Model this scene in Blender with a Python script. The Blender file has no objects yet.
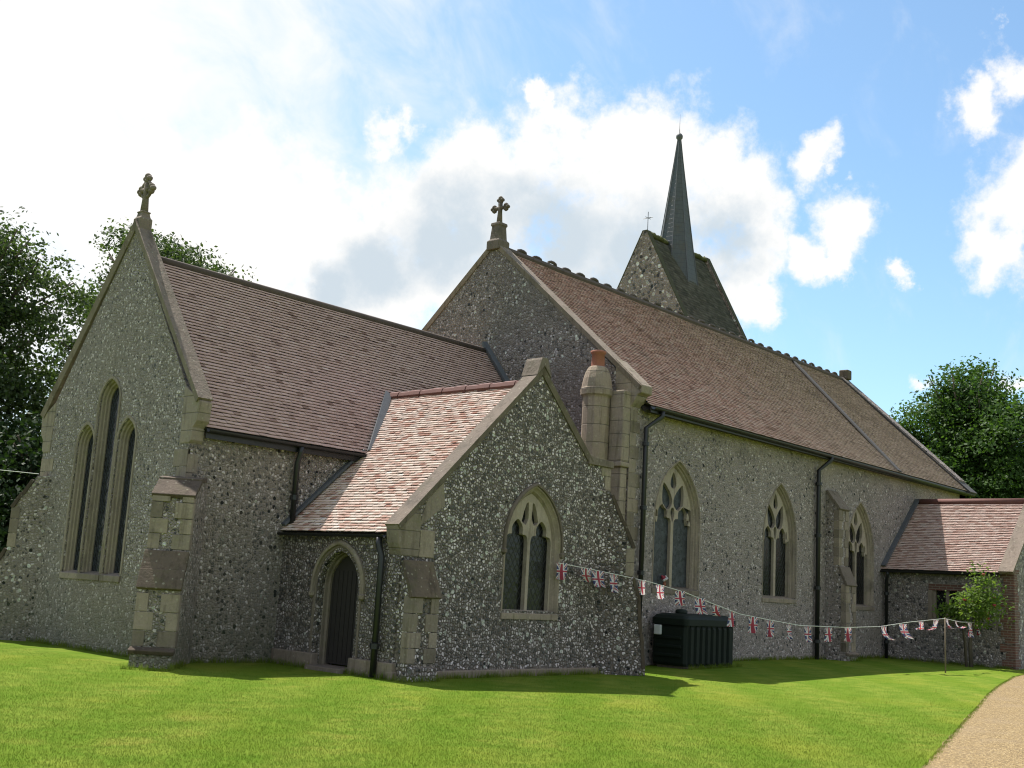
import bpy, math, random
import numpy as np
from mathutils import Vector, Matrix
from mathutils.geometry import tessellate_polygon
rng = np.random.default_rng(7); random.seed(7)
R = math.radians
sc = bpy.context.scene
COL = sc.collection

# ------------------------------------------------------------------ camera
cam = bpy.data.cameras.new('camera'); camo = bpy.data.objects.new('camera', cam); COL.objects.link(camo)
yaw, pitch, roll = R(48.247), R(9.984), R(3.355)
F = Vector((math.sin(yaw)*math.cos(pitch), math.cos(yaw)*math.cos(pitch), math.sin(pitch)))
R0 = Vector((math.cos(yaw), -math.sin(yaw), 0)); U0 = R0.cross(F)
RX = R0*math.cos(roll) + U0*math.sin(roll); UX = -R0*math.sin(roll) + U0*math.cos(roll)
m = Matrix((( RX.x, UX.x, -F.x, -11.272), (RX.y, UX.y, -F.y, -17.592), (RX.z, UX.z, -F.z, 1.65), (0,0,0,1)))
camo.matrix_world = m
cam.sensor_width = 36; cam.lens = 1145.466/1024*36; cam.clip_end = 4000; cam.clip_start = .1
sc.camera = camo

# ------------------------------------------------------------------ light and exposure
SUN_EL, SUN_AZ = R(60.5), R(5)
sund = Vector((math.sin(SUN_AZ)*math.cos(SUN_EL), math.cos(SUN_AZ)*math.cos(SUN_EL), math.sin(SUN_EL)))
sl = bpy.data.lights.new('sun', 'SUN'); sl.energy = 4.8; sl.angle = R(.53); sl.color = (1, .955, .88)
so = bpy.data.objects.new('sun', sl); COL.objects.link(so); so.location = (0, 0, 60)
so.rotation_euler = sund.to_track_quat('Z', 'Y').to_euler()
sc.view_settings.view_transform = 'Standard'; sc.view_settings.look = 'None'
sc.view_settings.exposure = 0.85; sc.view_settings.gamma = 1
sc.view_settings.use_curve_mapping = False
try:
    sc.cycles.use_denoising = True
    sc.cycles.denoising_input_passes = 'RGB_ALBEDO_NORMAL'
except Exception: pass
sc.cycles.filter_width = 1.15; sc.cycles.max_bounces = 6; sc.cycles.diffuse_bounces = 3; sc.cycles.transparent_max_bounces = 8

W = bpy.data.worlds.new('World'); sc.world = W; W.use_nodes = True
nt = W.node_tree; nt.nodes.clear()
class NB:                      # tiny node builder
    def __init__(s, tree): s.t = tree
    def n(s, typ, ins=None, **kw):
        nd = s.t.nodes.new(typ)
        for k, v in kw.items(): setattr(nd, k, v)
        for k, v in (ins or {}).items():
            if isinstance(v, bpy.types.NodeSocket): s.t.links.new(v, nd.inputs[k])
            else: nd.inputs[k].default_value = v
        return nd
    def math(s, op, a, b=None, c=None, clamp=False):
        i = {0: a}
        if b is not None: i[1] = b
        if c is not None: i[2] = c
        return s.n('ShaderNodeMath', i, operation=op, use_clamp=clamp).outputs[0]
    def sstep(s, x, lo, hi):
        return s.n('ShaderNodeMapRange', {0: x, 1: lo, 2: hi, 3: 0., 4: 1.}, interpolation_type='SMOOTHSTEP').outputs[0]
    def mix(s, f, a, b, mode='MIX'):
        nd = s.t.nodes.new('ShaderNodeMix'); nd.data_type = 'RGBA'; nd.blend_type = mode
        for k, v in ((0, f), (6, a), (7, b)):
            if isinstance(v, bpy.types.NodeSocket): s.t.links.new(v, nd.inputs[k])
            else: nd.inputs[k].default_value = v if k == 0 or len(v) == 4 else (*v, 1)
        return nd.outputs[2]
    def ramp(s, f, stops, interp='LINEAR'):
        nd = s.t.nodes.new('ShaderNodeValToRGB'); cr = nd.color_ramp; cr.interpolation = interp
        while len(cr.elements) < len(stops): cr.elements.new(.5)
        for e, (p, c) in zip(cr.elements, stops):
            e.position = p; e.color = (*c, 1) if len(c) == 3 else c
        s.t.links.new(f, nd.inputs[0]); return nd.outputs[0]
    def noise(s, vec, scale, detail=4, rough=.55, dist=0.):
        return s.n('ShaderNodeTexNoise', {'Vector': vec, 'Scale': scale, 'Detail': detail, 'Roughness': rough, 'Distortion': dist})
b = NB(nt)
sky = b.n('ShaderNodeTexSky', sky_type='NISHITA', sun_disc=False, sun_elevation=SUN_EL, sun_rotation=SUN_AZ,
          altitude=20, air_density=1.0, dust_density=.8, ozone_density=1.6)
dirv = b.n('ShaderNodeTexCoord').outputs['Generated']
# cumulus: soft lumps at directions on the sky dome (unit vectors, angular radius), broken up by noise
CLOUDS = [(0.7126, 0.5969, 0.3687, 0.0681), (0.6792, 0.6559, 0.3294, 0.0699), (0.6557, 0.7008, 0.2809, 0.083), (0.7577, 0.545, 0.3591, 0.0742), (0.7965, 0.4945, 0.3479, 0.0541), (0.8208, 0.4835, 0.3043, 0.048), (0.7684, 0.5702, 0.2906, 0.0917), (0.8096, 0.5246, 0.2632, 0.0541), (0.8335, 0.4877, 0.2596, 0.0314), (0.6124, 0.7513, 0.246, 0.0873), (0.5371, 0.8008, 0.2651, 0.1048), (0.6884, 0.5946, 0.4154, 0.0192)]
SMALL = [(0.5771, 0.7446, 0.3356, 0.0314), (0.6057, 0.7016, 0.3752, 0.0227), (0.8302, 0.4227, 0.3634, 0.0279), (0.8434, 0.4059, 0.352, 0.0157), (0.8616, 0.4019, 0.3099, 0.0341), (0.8508, 0.4412, 0.2854, 0.0271), (0.8638, 0.4177, 0.2818, 0.0175), (0.8902, 0.3629, 0.2754, 0.0148), (0.8626, 0.3046, 0.4039, 0.0262), (0.8625, 0.2791, 0.4222, 0.0279), (0.847, 0.2809, 0.4513, 0.014), (0.9044, 0.2831, 0.3192, 0.0507), (0.9102, 0.2994, 0.2863, 0.0349), (0.8999, 0.2684, 0.3438, 0.0524), (0.9375, 0.3049, 0.1678, 0.0157), (0.92, 0.2421, 0.3082, 0.0699), (0.9146, 0.3623, 0.1794, 0.014)]
SHADES = [(0.6707, 0.6805, 0.2952, 0.0655), (0.7301, 0.6074, 0.3131, 0.0699), (0.7761, 0.5551, 0.2992, 0.0655), (0.8122, 0.4978, 0.3042, 0.0524), (0.8106, 0.5251, 0.259, 0.0393), (0.6349, 0.7269, 0.2616, 0.0524), (0.6087, 0.7585, 0.2328, 0.0349), (0.7666, 0.5885, 0.2569, 0.0524)]     # the grey undersides of the big cumulus
w1 = b.noise(dirv, 7., 3, .5).outputs['Color']; w2 = b.noise(dirv, 24., 6, .62).outputs['Color']
wv = b.n('ShaderNodeVectorMath', {0: b.n('ShaderNodeVectorMath', {0: w1, 1: (.5, .5, .5)}, operation='SUBTRACT').outputs[0], 1: (.075, .075, .075)}, operation='MULTIPLY').outputs[0]
wv2 = b.n('ShaderNodeVectorMath', {0: b.n('ShaderNodeVectorMath', {0: w2, 1: (.5, .5, .5)}, operation='SUBTRACT').outputs[0], 1: (.055, .055, .055)}, operation='MULTIPLY').outputs[0]
wdir = b.n('ShaderNodeVectorMath', {0: b.n('ShaderNodeVectorMath', {0: dirv, 1: wv}, operation='ADD').outputs[0], 1: wv2}, operation='ADD').outputs[0]
def field(lst, k=.25):
    f = None
    for (x, y, z, r) in lst:
        d = b.n('ShaderNodeVectorMath', {0: wdir, 1: (x, y, z)}, operation='DISTANCE').outputs['Value']
        v = b.math('MULTIPLY_ADD', d, -1./r, 1.)
        f = v if f is None else b.math('SMOOTH_MAX', f, v, k)
    return f
fld = b.math('MAXIMUM', b.math('MINIMUM', field(CLOUDS), .42), b.math('MULTIPLY_ADD', field(SMALL, .06), .8, -.17))
nz1 = b.noise(dirv, 11., 8, .62).outputs[0]; nz2 = b.noise(dirv, 34., 6, .65).outputs[0]
amp = b.math('ADD', b.math('MULTIPLY', b.math('SUBTRACT', nz1, .5), 1.3), b.math('MULTIPLY', b.math('SUBTRACT', nz2, .5), .9))
mask = b.sstep(b.math('ADD', fld, amp), -.14, .38)
core = b.math('MULTIPLY', b.sstep(b.math('ADD', field(SHADES, .5), b.math('MULTIPLY', b.math('SUBTRACT', nz1, .5), 1.2)), -.08, .7), .95)
away = b.sstep(b.n('ShaderNodeVectorMath', {0: dirv, 1: tuple(F)}, operation='DOT_PRODUCT').outputs['Value'], .68, .45)
wide = b.math('MULTIPLY', b.sstep(b.noise(dirv, 2.6, 8, .6).outputs[0], .44, .58), away)  # unseen cloud cover outside the view, added to brighten and neutralise ambient light
mask = b.math('MAXIMUM', mask, b.math('MULTIPLY', wide, .9))
VEIL = (0.311, 0.877, 0.367)
vd = b.n('ShaderNodeVectorMath', {0: dirv, 1: VEIL}, operation='DISTANCE').outputs['Value']
cir = b.noise(b.n('ShaderNodeMapping', {'Vector': dirv, 'Rotation': (0, .5, .3), 'Scale': (2, 9, 6)}).outputs[0], 2.4, 5, .6, .4).outputs[0]
veil = b.sstep(b.math('ADD', vd, b.math('MULTIPLY', b.math('SUBTRACT', cir, .5), .45)), .50, .14)
veil2 = b.math('MULTIPLY', b.sstep(cir, .52, .85), .28)
veil = b.math('MAXIMUM', veil, veil2)
bsky = b.n('ShaderNodeBackground', {'Color': b.mix(1, sky.outputs[0], (.86, .99, .98), 'MULTIPLY'), 'Strength': .115})
white = b.n('ShaderNodeBackground', {'Color': (1, .985, .955, 1), 'Strength': .60})
ccol = b.mix(core, (1, .985, .96), (.585, .675, .75))
cl = b.n('ShaderNodeBackground', {'Color': ccol, 'Strength': .60})
m1 = b.n('ShaderNodeMixShader', {0: b.math('MULTIPLY', veil, .93), 1: bsky.outputs[0], 2: white.outputs[0]})
m2 = b.n('ShaderNodeMixShader', {0: mask, 1: m1.outputs[0], 2: cl.outputs[0]})
out = b.n('ShaderNodeOutputWorld', {0: m2.outputs[0]})

# ------------------------------------------------------------------ materials
def newmat(name):
    mt = bpy.data.materials.new(name); mt.use_nodes = True; t = mt.node_tree
    bs = t.nodes['Principled BSDF']; return mt, NB(t), bs
def lk(t, a, bsock): t.t.links.new(a, bsock)
def objco(nb): return nb.n('ShaderNodeTexCoord').outputs['Object']
def bump(nb, bs, h, st=.5, dist=.02):
    bp = nb.n('ShaderNodeBump', {'Height': h, 'Strength': st, 'Distance': dist}); lk(nb, bp.outputs[0], bs.inputs['Normal'])

def wm(c): return tuple(min(1, x*k) for x, k in zip(c, (1.12, .99, 1.10)))
def flint(name, scale, stops, mortar, edge=(.03, .11), stain=(.35, .32, .25), st_amt=.3, moss=0., bumpst=.9, zband=None, gap=.0, big_at=.84):
    stops = [(p, wm(c_)) for p, c_ in stops]; mortar = wm(mortar); stain = wm(stain)
    if zband: zband = (*zband[:2], wm(zband[2]))
    mt, nb, bs = newmat(name); co = objco(nb)
    wob = nb.noise(co, 6., 2).outputs['Color']
    co2 = nb.mix(.06, co, wob)
    v = nb.n('ShaderNodeTexVoronoi', {'Vector': co2, 'Scale': scale, 'Randomness': .95}, feature='F1')
    e = nb.n('ShaderNodeTexVoronoi', {'Vector': co2, 'Scale': scale, 'Randomness': .95}, feature='DISTANCE_TO_EDGE').outputs['Distance']
    sep = nb.n('ShaderNodeSeparateColor', {0: v.outputs['Color']})
    colr = nb.ramp(sep.outputs[0], stops)
    fine = nb.noise(co, scale*5, 3, .7).outputs[0]
    vb = nb.n('ShaderNodeTexVoronoi', {'Vector': co2, 'Scale': scale*.52, 'Randomness': 1.}, feature='F1')
    sb = nb.n('ShaderNodeSeparateColor', {0: vb.outputs['Color']})
    mb_ = nb.math('MULTIPLY', nb.sstep(sb.outputs[0], big_at, big_at+.02), nb.sstep(nb.math('ADD', vb.outputs['Distance'], nb.math('MULTIPLY', fine, .12)), .46, .38))
    cb_ = nb.ramp(sb.outputs[1], [(0, (.016, .016, .016)), (.45, (.03, .03, .03)), (.55, (.5, .48, .41)), (1, (.75, .73, .66))])
    colr = nb.mix(nb.math('MULTIPLY', nb.sstep(fine, .42, .75), .6), colr, (.42, .41, .37))
    mnoise = nb.noise(co, 30., 3).outputs[0]
    mort = nb.mix(mnoise, tuple(c*.7 for c in mortar), tuple(min(1, c*1.25) for c in mortar))
    edg = nb.math('ADD', e, nb.math('MULTIPLY', nb.math('SUBTRACT', sep.outputs[1], .5), gap))
    mm = nb.sstep(edg, edge[0], edge[1])
    c = nb.mix(mb_, nb.mix(mm, mort, colr), cb_)
    big = nb.noise(co, .55, 5, .6).outputs[0]
    c = nb.mix(nb.math('MULTIPLY', nb.sstep(big, .42, .68), st_amt), c, stain)
    med = nb.noise(co, 2.3, 4, .65).outputs[0]
    c = nb.mix(nb.math('MULTIPLY', nb.sstep(med, .5, .8), .55), c, nb.mix(1, c, (.5, .5, .47), 'MULTIPLY'))
    if moss:
        z = nb.n('ShaderNodeSeparateXYZ', {0: co}).outputs[2]
        g = nb.math('MULTIPLY', nb.sstep(nb.math('ADD', z, nb.math('MULTIPLY', med, 1.6)), 2.4, .6), moss)
        c = nb.mix(g, c, (.10, .115, .05))
    if zband:
        z = nb.n('ShaderNodeSeparateXYZ', {0: co}).outputs[2]
        zz = nb.math('ADD', z, nb.math('MULTIPLY', nb.math('SUBTRACT', big, .5), 3.5))
        g = nb.math('MULTIPLY', nb.sstep(zz, zband[0], zband[1]), .75)
        c = nb.mix(g, c, zband[2])
    lk(nb, c, bs.inputs['Base Color'])
    rg = nb.math('MULTIPLY_ADD', mm, -.35, .95); lk(nb, rg, bs.inputs['Roughness'])
    bump(nb, bs, nb.math('ADD', nb.sstep(e, 0, .25), nb.math('MULTIPLY', fine, .25)), bumpst, .035)
    bs.inputs['Specular IOR Level'].default_value = .35
    return mt
GREY = [(0, (.018, .017, .016)), (.13, (.04, .038, .035)), (.2, (.17, .16, .135)), (.45, (.235, .22, .18)), (.62, (.32, .30, .24)), (.75, (.19, .165, .115)), (.86, (.5, .48, .41)), (1, (.64, .62, .55))]
VEST = [(0, (.014, .014, .014)), (.17, (.03, .03, .03)), (.23, (.13, .125, .11)), (.42, (.21, .2, .165)), (.55, (.4, .385, .33)), (.7, (.19, .165, .12)), (.77, (.6, .58, .51)), (1, (.76, .74, .68))]
FL_CH = flint('flint chancel', 19.5, GREY, (.27, .25, .19), edge=(.04, .17), st_amt=.35, stain=(.25, .23, .15), moss=.45)
FL_VE = flint('flint vestry', 17.5, VEST, (.15, .135, .10), edge=(.06, .2), st_amt=.15, stain=(.2, .21, .15), bumpst=1., gap=.05, big_at=.76)
FL_NA = flint('flint nave', 18., GREY, (.31, .29, .235), edge=(.05, .2), st_amt=.45, stain=(.34, .325, .27), zband=(5.2, 6.6, (.42, .38, .26)), gap=.1, big_at=.92)
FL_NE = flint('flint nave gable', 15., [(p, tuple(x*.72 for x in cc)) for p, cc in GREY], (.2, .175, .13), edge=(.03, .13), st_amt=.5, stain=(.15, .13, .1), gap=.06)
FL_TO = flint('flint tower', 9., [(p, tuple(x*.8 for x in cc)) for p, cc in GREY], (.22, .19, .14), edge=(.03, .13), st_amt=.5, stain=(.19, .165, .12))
FL_PO = flint('flint porch', 14., GREY, (.2, .19, .16), edge=(.03, .15), st_amt=.3, stain=(.2, .2, .17), gap=.06)

def stone(name, col, lich=.35, dark=.3, joints=None, lichc=(.19, .18, .09), darkc=(.065, .058, .05)):
    col = tuple(x*k for x, k in zip(col, (1.13, 1., 1.)))
    mt, nb, bs = newmat(name); co = objco(nb)
    n1 = nb.noise(co, 3.5, 6, .62).outputs[0]; n2 = nb.noise(co, 22, 4, .6).outputs[0]; n3 = nb.noise(co, 1.3, 5, .6).outputs[0]
    c = nb.mix(n2, tuple(x*.78 for x in col), tuple(min(1, x*1.18) for x in col))
    bl = nb.n('ShaderNodeTexVoronoi', {'Vector': co, 'Scale': 2.6}, feature='F1').outputs['Color']
    c = nb.mix(.25, c, nb.mix(1, c, nb.ramp(nb.n('ShaderNodeSeparateColor', {0: bl}).outputs[0], [(0, (.6, .6, .6)), (1, (1.15, 1.12, 1.05))]), 'MULTIPLY'))
    c = nb.mix(nb.math('MULTIPLY', nb.sstep(n1, .5, .72), lich), c, lichc)
    c = nb.mix(nb.math('MULTIPLY', nb.sstep(n3, .52, .75), dark), c, darkc)
    stk = nb.noise(nb.n('ShaderNodeMapping', {'Vector': co, 'Scale': (7, 7, .8)}).outputs[0], 1.2, 5, .65).outputs[0]
    c = nb.mix(nb.math('MULTIPLY', nb.sstep(stk, .5, .68), .55), c, nb.mix(1, c, (.42, .40, .36), 'MULTIPLY'))
    spv = nb.n('ShaderNodeTexVoronoi', {'Vector': co, 'Scale': 9.}, feature='F1').outputs['Distance']
    c = nb.mix(nb.math('MULTIPLY', nb.sstep(nb.math('ADD', spv, nb.math('MULTIPLY', n2, .25)), .34, .24), .4), c, (.36, .34, .27))
    rnd = nb.n('ShaderNodeObjectInfo').outputs['Random']
    c = nb.mix(1, c, nb.ramp(rnd, [(0, (.66, .65, .62)), (.5, (.98, .97, .95)), (1, (1.12, 1.1, 1.04))]), 'MULTIPLY')
    h = nb.math('ADD', nb.math('MULTIPLY', n2, .6), n1)
    if joints:
        z = nb.n('ShaderNodeSeparateXYZ', {0: co}).outputs[2]
        fr = nb.math('FRACT', nb.math('DIVIDE', z, joints))
        j = nb.math('SUBTRACT', 1, nb.math('MULTIPLY', nb.sstep(fr, 0, .035), nb.sstep(fr, 1, .965)))
        c = nb.mix(nb.math('MULTIPLY', j, .55), c, (.1, .09, .07)); h = nb.math('SUBTRACT', h, nb.math('MULTIPLY', j, .8))
    lk(nb, c, bs.inputs['Base Color']); bs.inputs['Roughness'].default_value = .9
    bs.inputs['Specular IOR Level'].default_value = .25
    bump(nb, bs, h, .8, .022); return mt
ST = stone('limestone dressing', (.235, .217, .178), .42, .5)
STN = stone('worn nave dressing', (.235, .218, .182), .35, .5)
STJ = stone('limestone ashlar', (.245, .226, .183), .45, .45, .31)
STG = stone('grey stone coping', (.165, .15, .125), .4, .5, None, (.11, .10, .06))
STD = stone('dark weathering stone', (.105, .09, .07), .45, .55, None, (.085, .085, .035), (.03, .027, .024))
STC = stone('chimney stone', (.24, .215, .17), .4, .45, .42)
STT = stone('tracery stone', (.29, .275, .23), .3, .3)
STB = stone('plinth stone', (.2, .18, .15), .3, .3, None)

def tilemat(name, stops, lich=.3, lichc=(.22, .2, .16), dark=.3, gradx=None):
    mt, nb, bs = newmat(name); co = objco(nb)
    t = nb.n('ShaderNodeAttribute', attribute_name='tint').outputs['Fac']
    c = nb.ramp(t, stops)
    n1 = nb.noise(co, 1.1, 6, .65).outputs[0]; n2 = nb.noise(co, 14, 4, .65).outputs[0]
    if gradx:
        x = nb.n('ShaderNodeSeparateXYZ', {0: co}).outputs[0]
        g = nb.sstep(nb.math('ADD', x, nb.math('MULTIPLY', nb.math('SUBTRACT', n1, .5), 9)), gradx[0], gradx[1])
        c = nb.mix(nb.math('MULTIPLY', g, .8), c, nb.mix(t, gradx[2], tuple(v*1.5 for v in gradx[2])))
    c = nb.mix(nb.math('MULTIPLY', nb.sstep(n2, .52, .72), lich), c, lichc)
    c = nb.mix(nb.math('MULTIPLY', nb.sstep(n1, .5, .72), dark), c, (.075, .055, .045))
    lk(nb, c, bs.inputs['Base Color']); bs.inputs['Roughness'].default_value = .92
    bs.inputs['Specular IOR Level'].default_value = .12
    bump(nb, bs, n2, .35, .01); return mt
T_CH = tilemat('chancel clay tiles', [(0, (.24, .148, .128)), (.1, (.45, .305, .272)), (.5, (.50, .345, .312)), (.88, (.54, .385, .35)), (1, (.61, .47, .43))], .2, (.54, .42, .37), .16)
T_VE = tilemat('vestry clay tiles', [(0, (.36, .18, .14)), (.15, (.53, .32, .26)), (.45, (.66, .49, .42)), (.8, (.74, .60, .53)), (1, (.78, .67, .61))], .35, (.70, .61, .54), .08)
T_NA = tilemat('nave clay tiles', [(0, (.26, .14, .115)), (.15, (.44, .245, .205)), (.5, (.51, .315, .27)), (.85, (.54, .38, .33)), (1, (.60, .46, .40))], .42, (.46, .38, .315), .32, (13, 26, (.36, .265, .205)))
T_PO = tilemat('porch clay tiles', [(0, (.35, .21, .17)), (.3, (.48, .32, .27)), (.7, (.55, .40, .345)), (1, (.6, .48, .42))], .3, (.55, .46, .40), .12)
T_SL = tilemat('tower slates', [(0, (.05, .05, .047)), (.5, (.085, .082, .075)), (1, (.12, .115, .105))], .35, (.10, .095, .055), .3)

def plain(name, col, rough=.5, metal=0., var=.15, sc_=12, spec=.5, bst=.15):
    mt, nb, bs = newmat(name); co = objco(nb); n = nb.noise(co, sc_, 4, .6).outputs[0]
    lk(nb, nb.mix(n, tuple(x*(1-var) for x in col), tuple(min(1, x*(1+var)) for x in col)), bs.inputs['Base Color'])
    bs.inputs['Roughness'].default_value = rough; bs.inputs['Metallic'].default_value = metal
    bs.inputs['Specular IOR Level'].default_value = spec
    if bst: bump(nb, bs, n, bst, .01)
    return mt
LEAD = plain('lead flashing', (.095, .10, .108), .65, .2, .35, 7)
IRON = plain('black painted iron', (.012, .012, .013), .45, 0, .2)
WOOD = plain('dark oak boards', (.022, .018, .015), .7, 0, .4, 9)
TERRA = plain('terracotta', (.27, .095, .055), .8, 0, .3, 12)
TANKM = plain('green black plastic', (.006, .011, .007), .65, 0, .45, 5, .25)
TANKW = plain('pale gauge plastic', (.55, .56, .55), .5)
REDR = plain('dark red ridge clay', (.12, .045, .035), .8, 0, .4, 6)
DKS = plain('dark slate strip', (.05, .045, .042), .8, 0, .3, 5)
DKR = plain('dark ridge clay', (.085, .062, .05), .85, 0, .4, 5)
CORD = plain('white cord', (.7, .68, .64), .8)
STK = plain('weathered wood', (.16, .12, .08), .85, 0, .3, 10)
BARK = plain('bark', (.085, .07, .05), .9, 0, .45, 6, .2, .8)
MOSSD = plain('mossy dark stone', (.06, .06, .035), .95, 0, .5, 5, .2, .6)
MOSS = plain('moss', (.07, .075, .03), .95, 0, .5, 9, .2, .8)
SPIR = None
def spiremat():
    mt, nb, bs = newmat('spire shingles'); co = objco(nb)
    z = nb.n('ShaderNodeSeparateXYZ', {0: co}).outputs[2]
    fr = nb.math('FRACT', nb.math('DIVIDE', z, .22))
    n1 = nb.noise(co, 1.6, 5, .6).outputs[0]; n2 = nb.noise(nb.n('ShaderNodeMapping', {'Vector': co, 'Scale': (5, 5, 1)}).outputs[0], 3, 4).outputs[0]
    c = nb.mix(n2, (.035, .042, .045), (.075, .086, .09))
    c = nb.mix(nb.math('MULTIPLY', nb.sstep(n1, .5, .7), .6), c, (.065, .058, .035))
    c = nb.mix(nb.math('MULTIPLY', nb.sstep(fr, .16, .0), .6), c, (.015, .016, .017))
    lk(nb, c, bs.inputs['Base Color']); bs.inputs['Roughness'].default_value = .6
    bump(nb, bs, fr, .5, .02); return mt
SPIR = spiremat()
def brickmat():
    mt, nb, bs = newmat('red brick'); co = objco(nb)
    s = nb.n('ShaderNodeSeparateXYZ', {0: co})
    cc = nb.n('ShaderNodeCombineXYZ', {0: nb.math('ADD', s.outputs[0], s.outputs[1]), 1: s.outputs[2], 2: 0.})
    br = nb.n('ShaderNodeTexBrick', {'Vector': cc.outputs[0], 'Color1': (.17, .065, .045, 1), 'Color2': (.10, .048, .038, 1), 'Mortar': (.25, .22, .17, 1), 'Scale': 1., 'Brick Width': .225, 'Row Height': .075, 'Mortar Size': .008})
    n = nb.noise(co, 5, 4).outputs[0]
    lk(nb, nb.mix(nb.math('MULTIPLY', n, .5), br.outputs[0], (.08, .05, .04)), bs.inputs['Base Color']); bs.inputs['Roughness'].default_value = .9
    return mt
BRK = brickmat()
def glassmat(name, col, lat=.11, lead=(.02, .022, .024), rough=.12):
    mt, nb, bs = newmat(name); co = objco(nb)
    s = nb.n('ShaderNodeSeparateXYZ', {0: co})
    h = nb.math('ADD', s.outputs[0], s.outputs[1])
    def lines(x):
        fr = nb.math('FRACT', nb.math('DIVIDE', x, lat)); return nb.math('MULTIPLY', nb.sstep(fr, 0, .09), nb.sstep(fr, 1, .91))
    z2 = nb.math('MULTIPLY', s.outputs[2], .62)
    g = nb.math('MULTIPLY', lines(nb.math('ADD', h, z2)), lines(nb.math('SUBTRACT', h, z2)))
    cell = nb.n('ShaderNodeTexVoronoi', {'Vector': co, 'Scale': 14.}, feature='F1').outputs['Color']
    cv = nb.n('ShaderNodeSeparateColor', {0: cell}).outputs[0]
    c = nb.mix(cv, tuple(x*.4 for x in col), tuple(min(1, x*1.7) for x in col))
    lk(nb, nb.mix(g, lead, c), bs.inputs['Base Color'])
    lk(nb, nb.math('MULTIPLY_ADD', g, rough-.6, .6), bs.inputs['Roughness'])
    wob = nb.noise(co, 9, 2).outputs[0]
    bump(nb, bs, nb.math('ADD', nb.math('MULTIPLY', g, -.5), wob), .35, .02)
    bs.inputs['Specular IOR Level'].default_value = .3
    return mt
GL = glassmat('dark leaded glass', (.006, .007, .007), .13, (.012, .013, .014), .2)
GLB = glassmat('grey guarded glass', (.032, .036, .042), .05, (.045, .048, .05), .45)
GLL = glassmat('lancet glass', (.012, .014, .02), .1)

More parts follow.
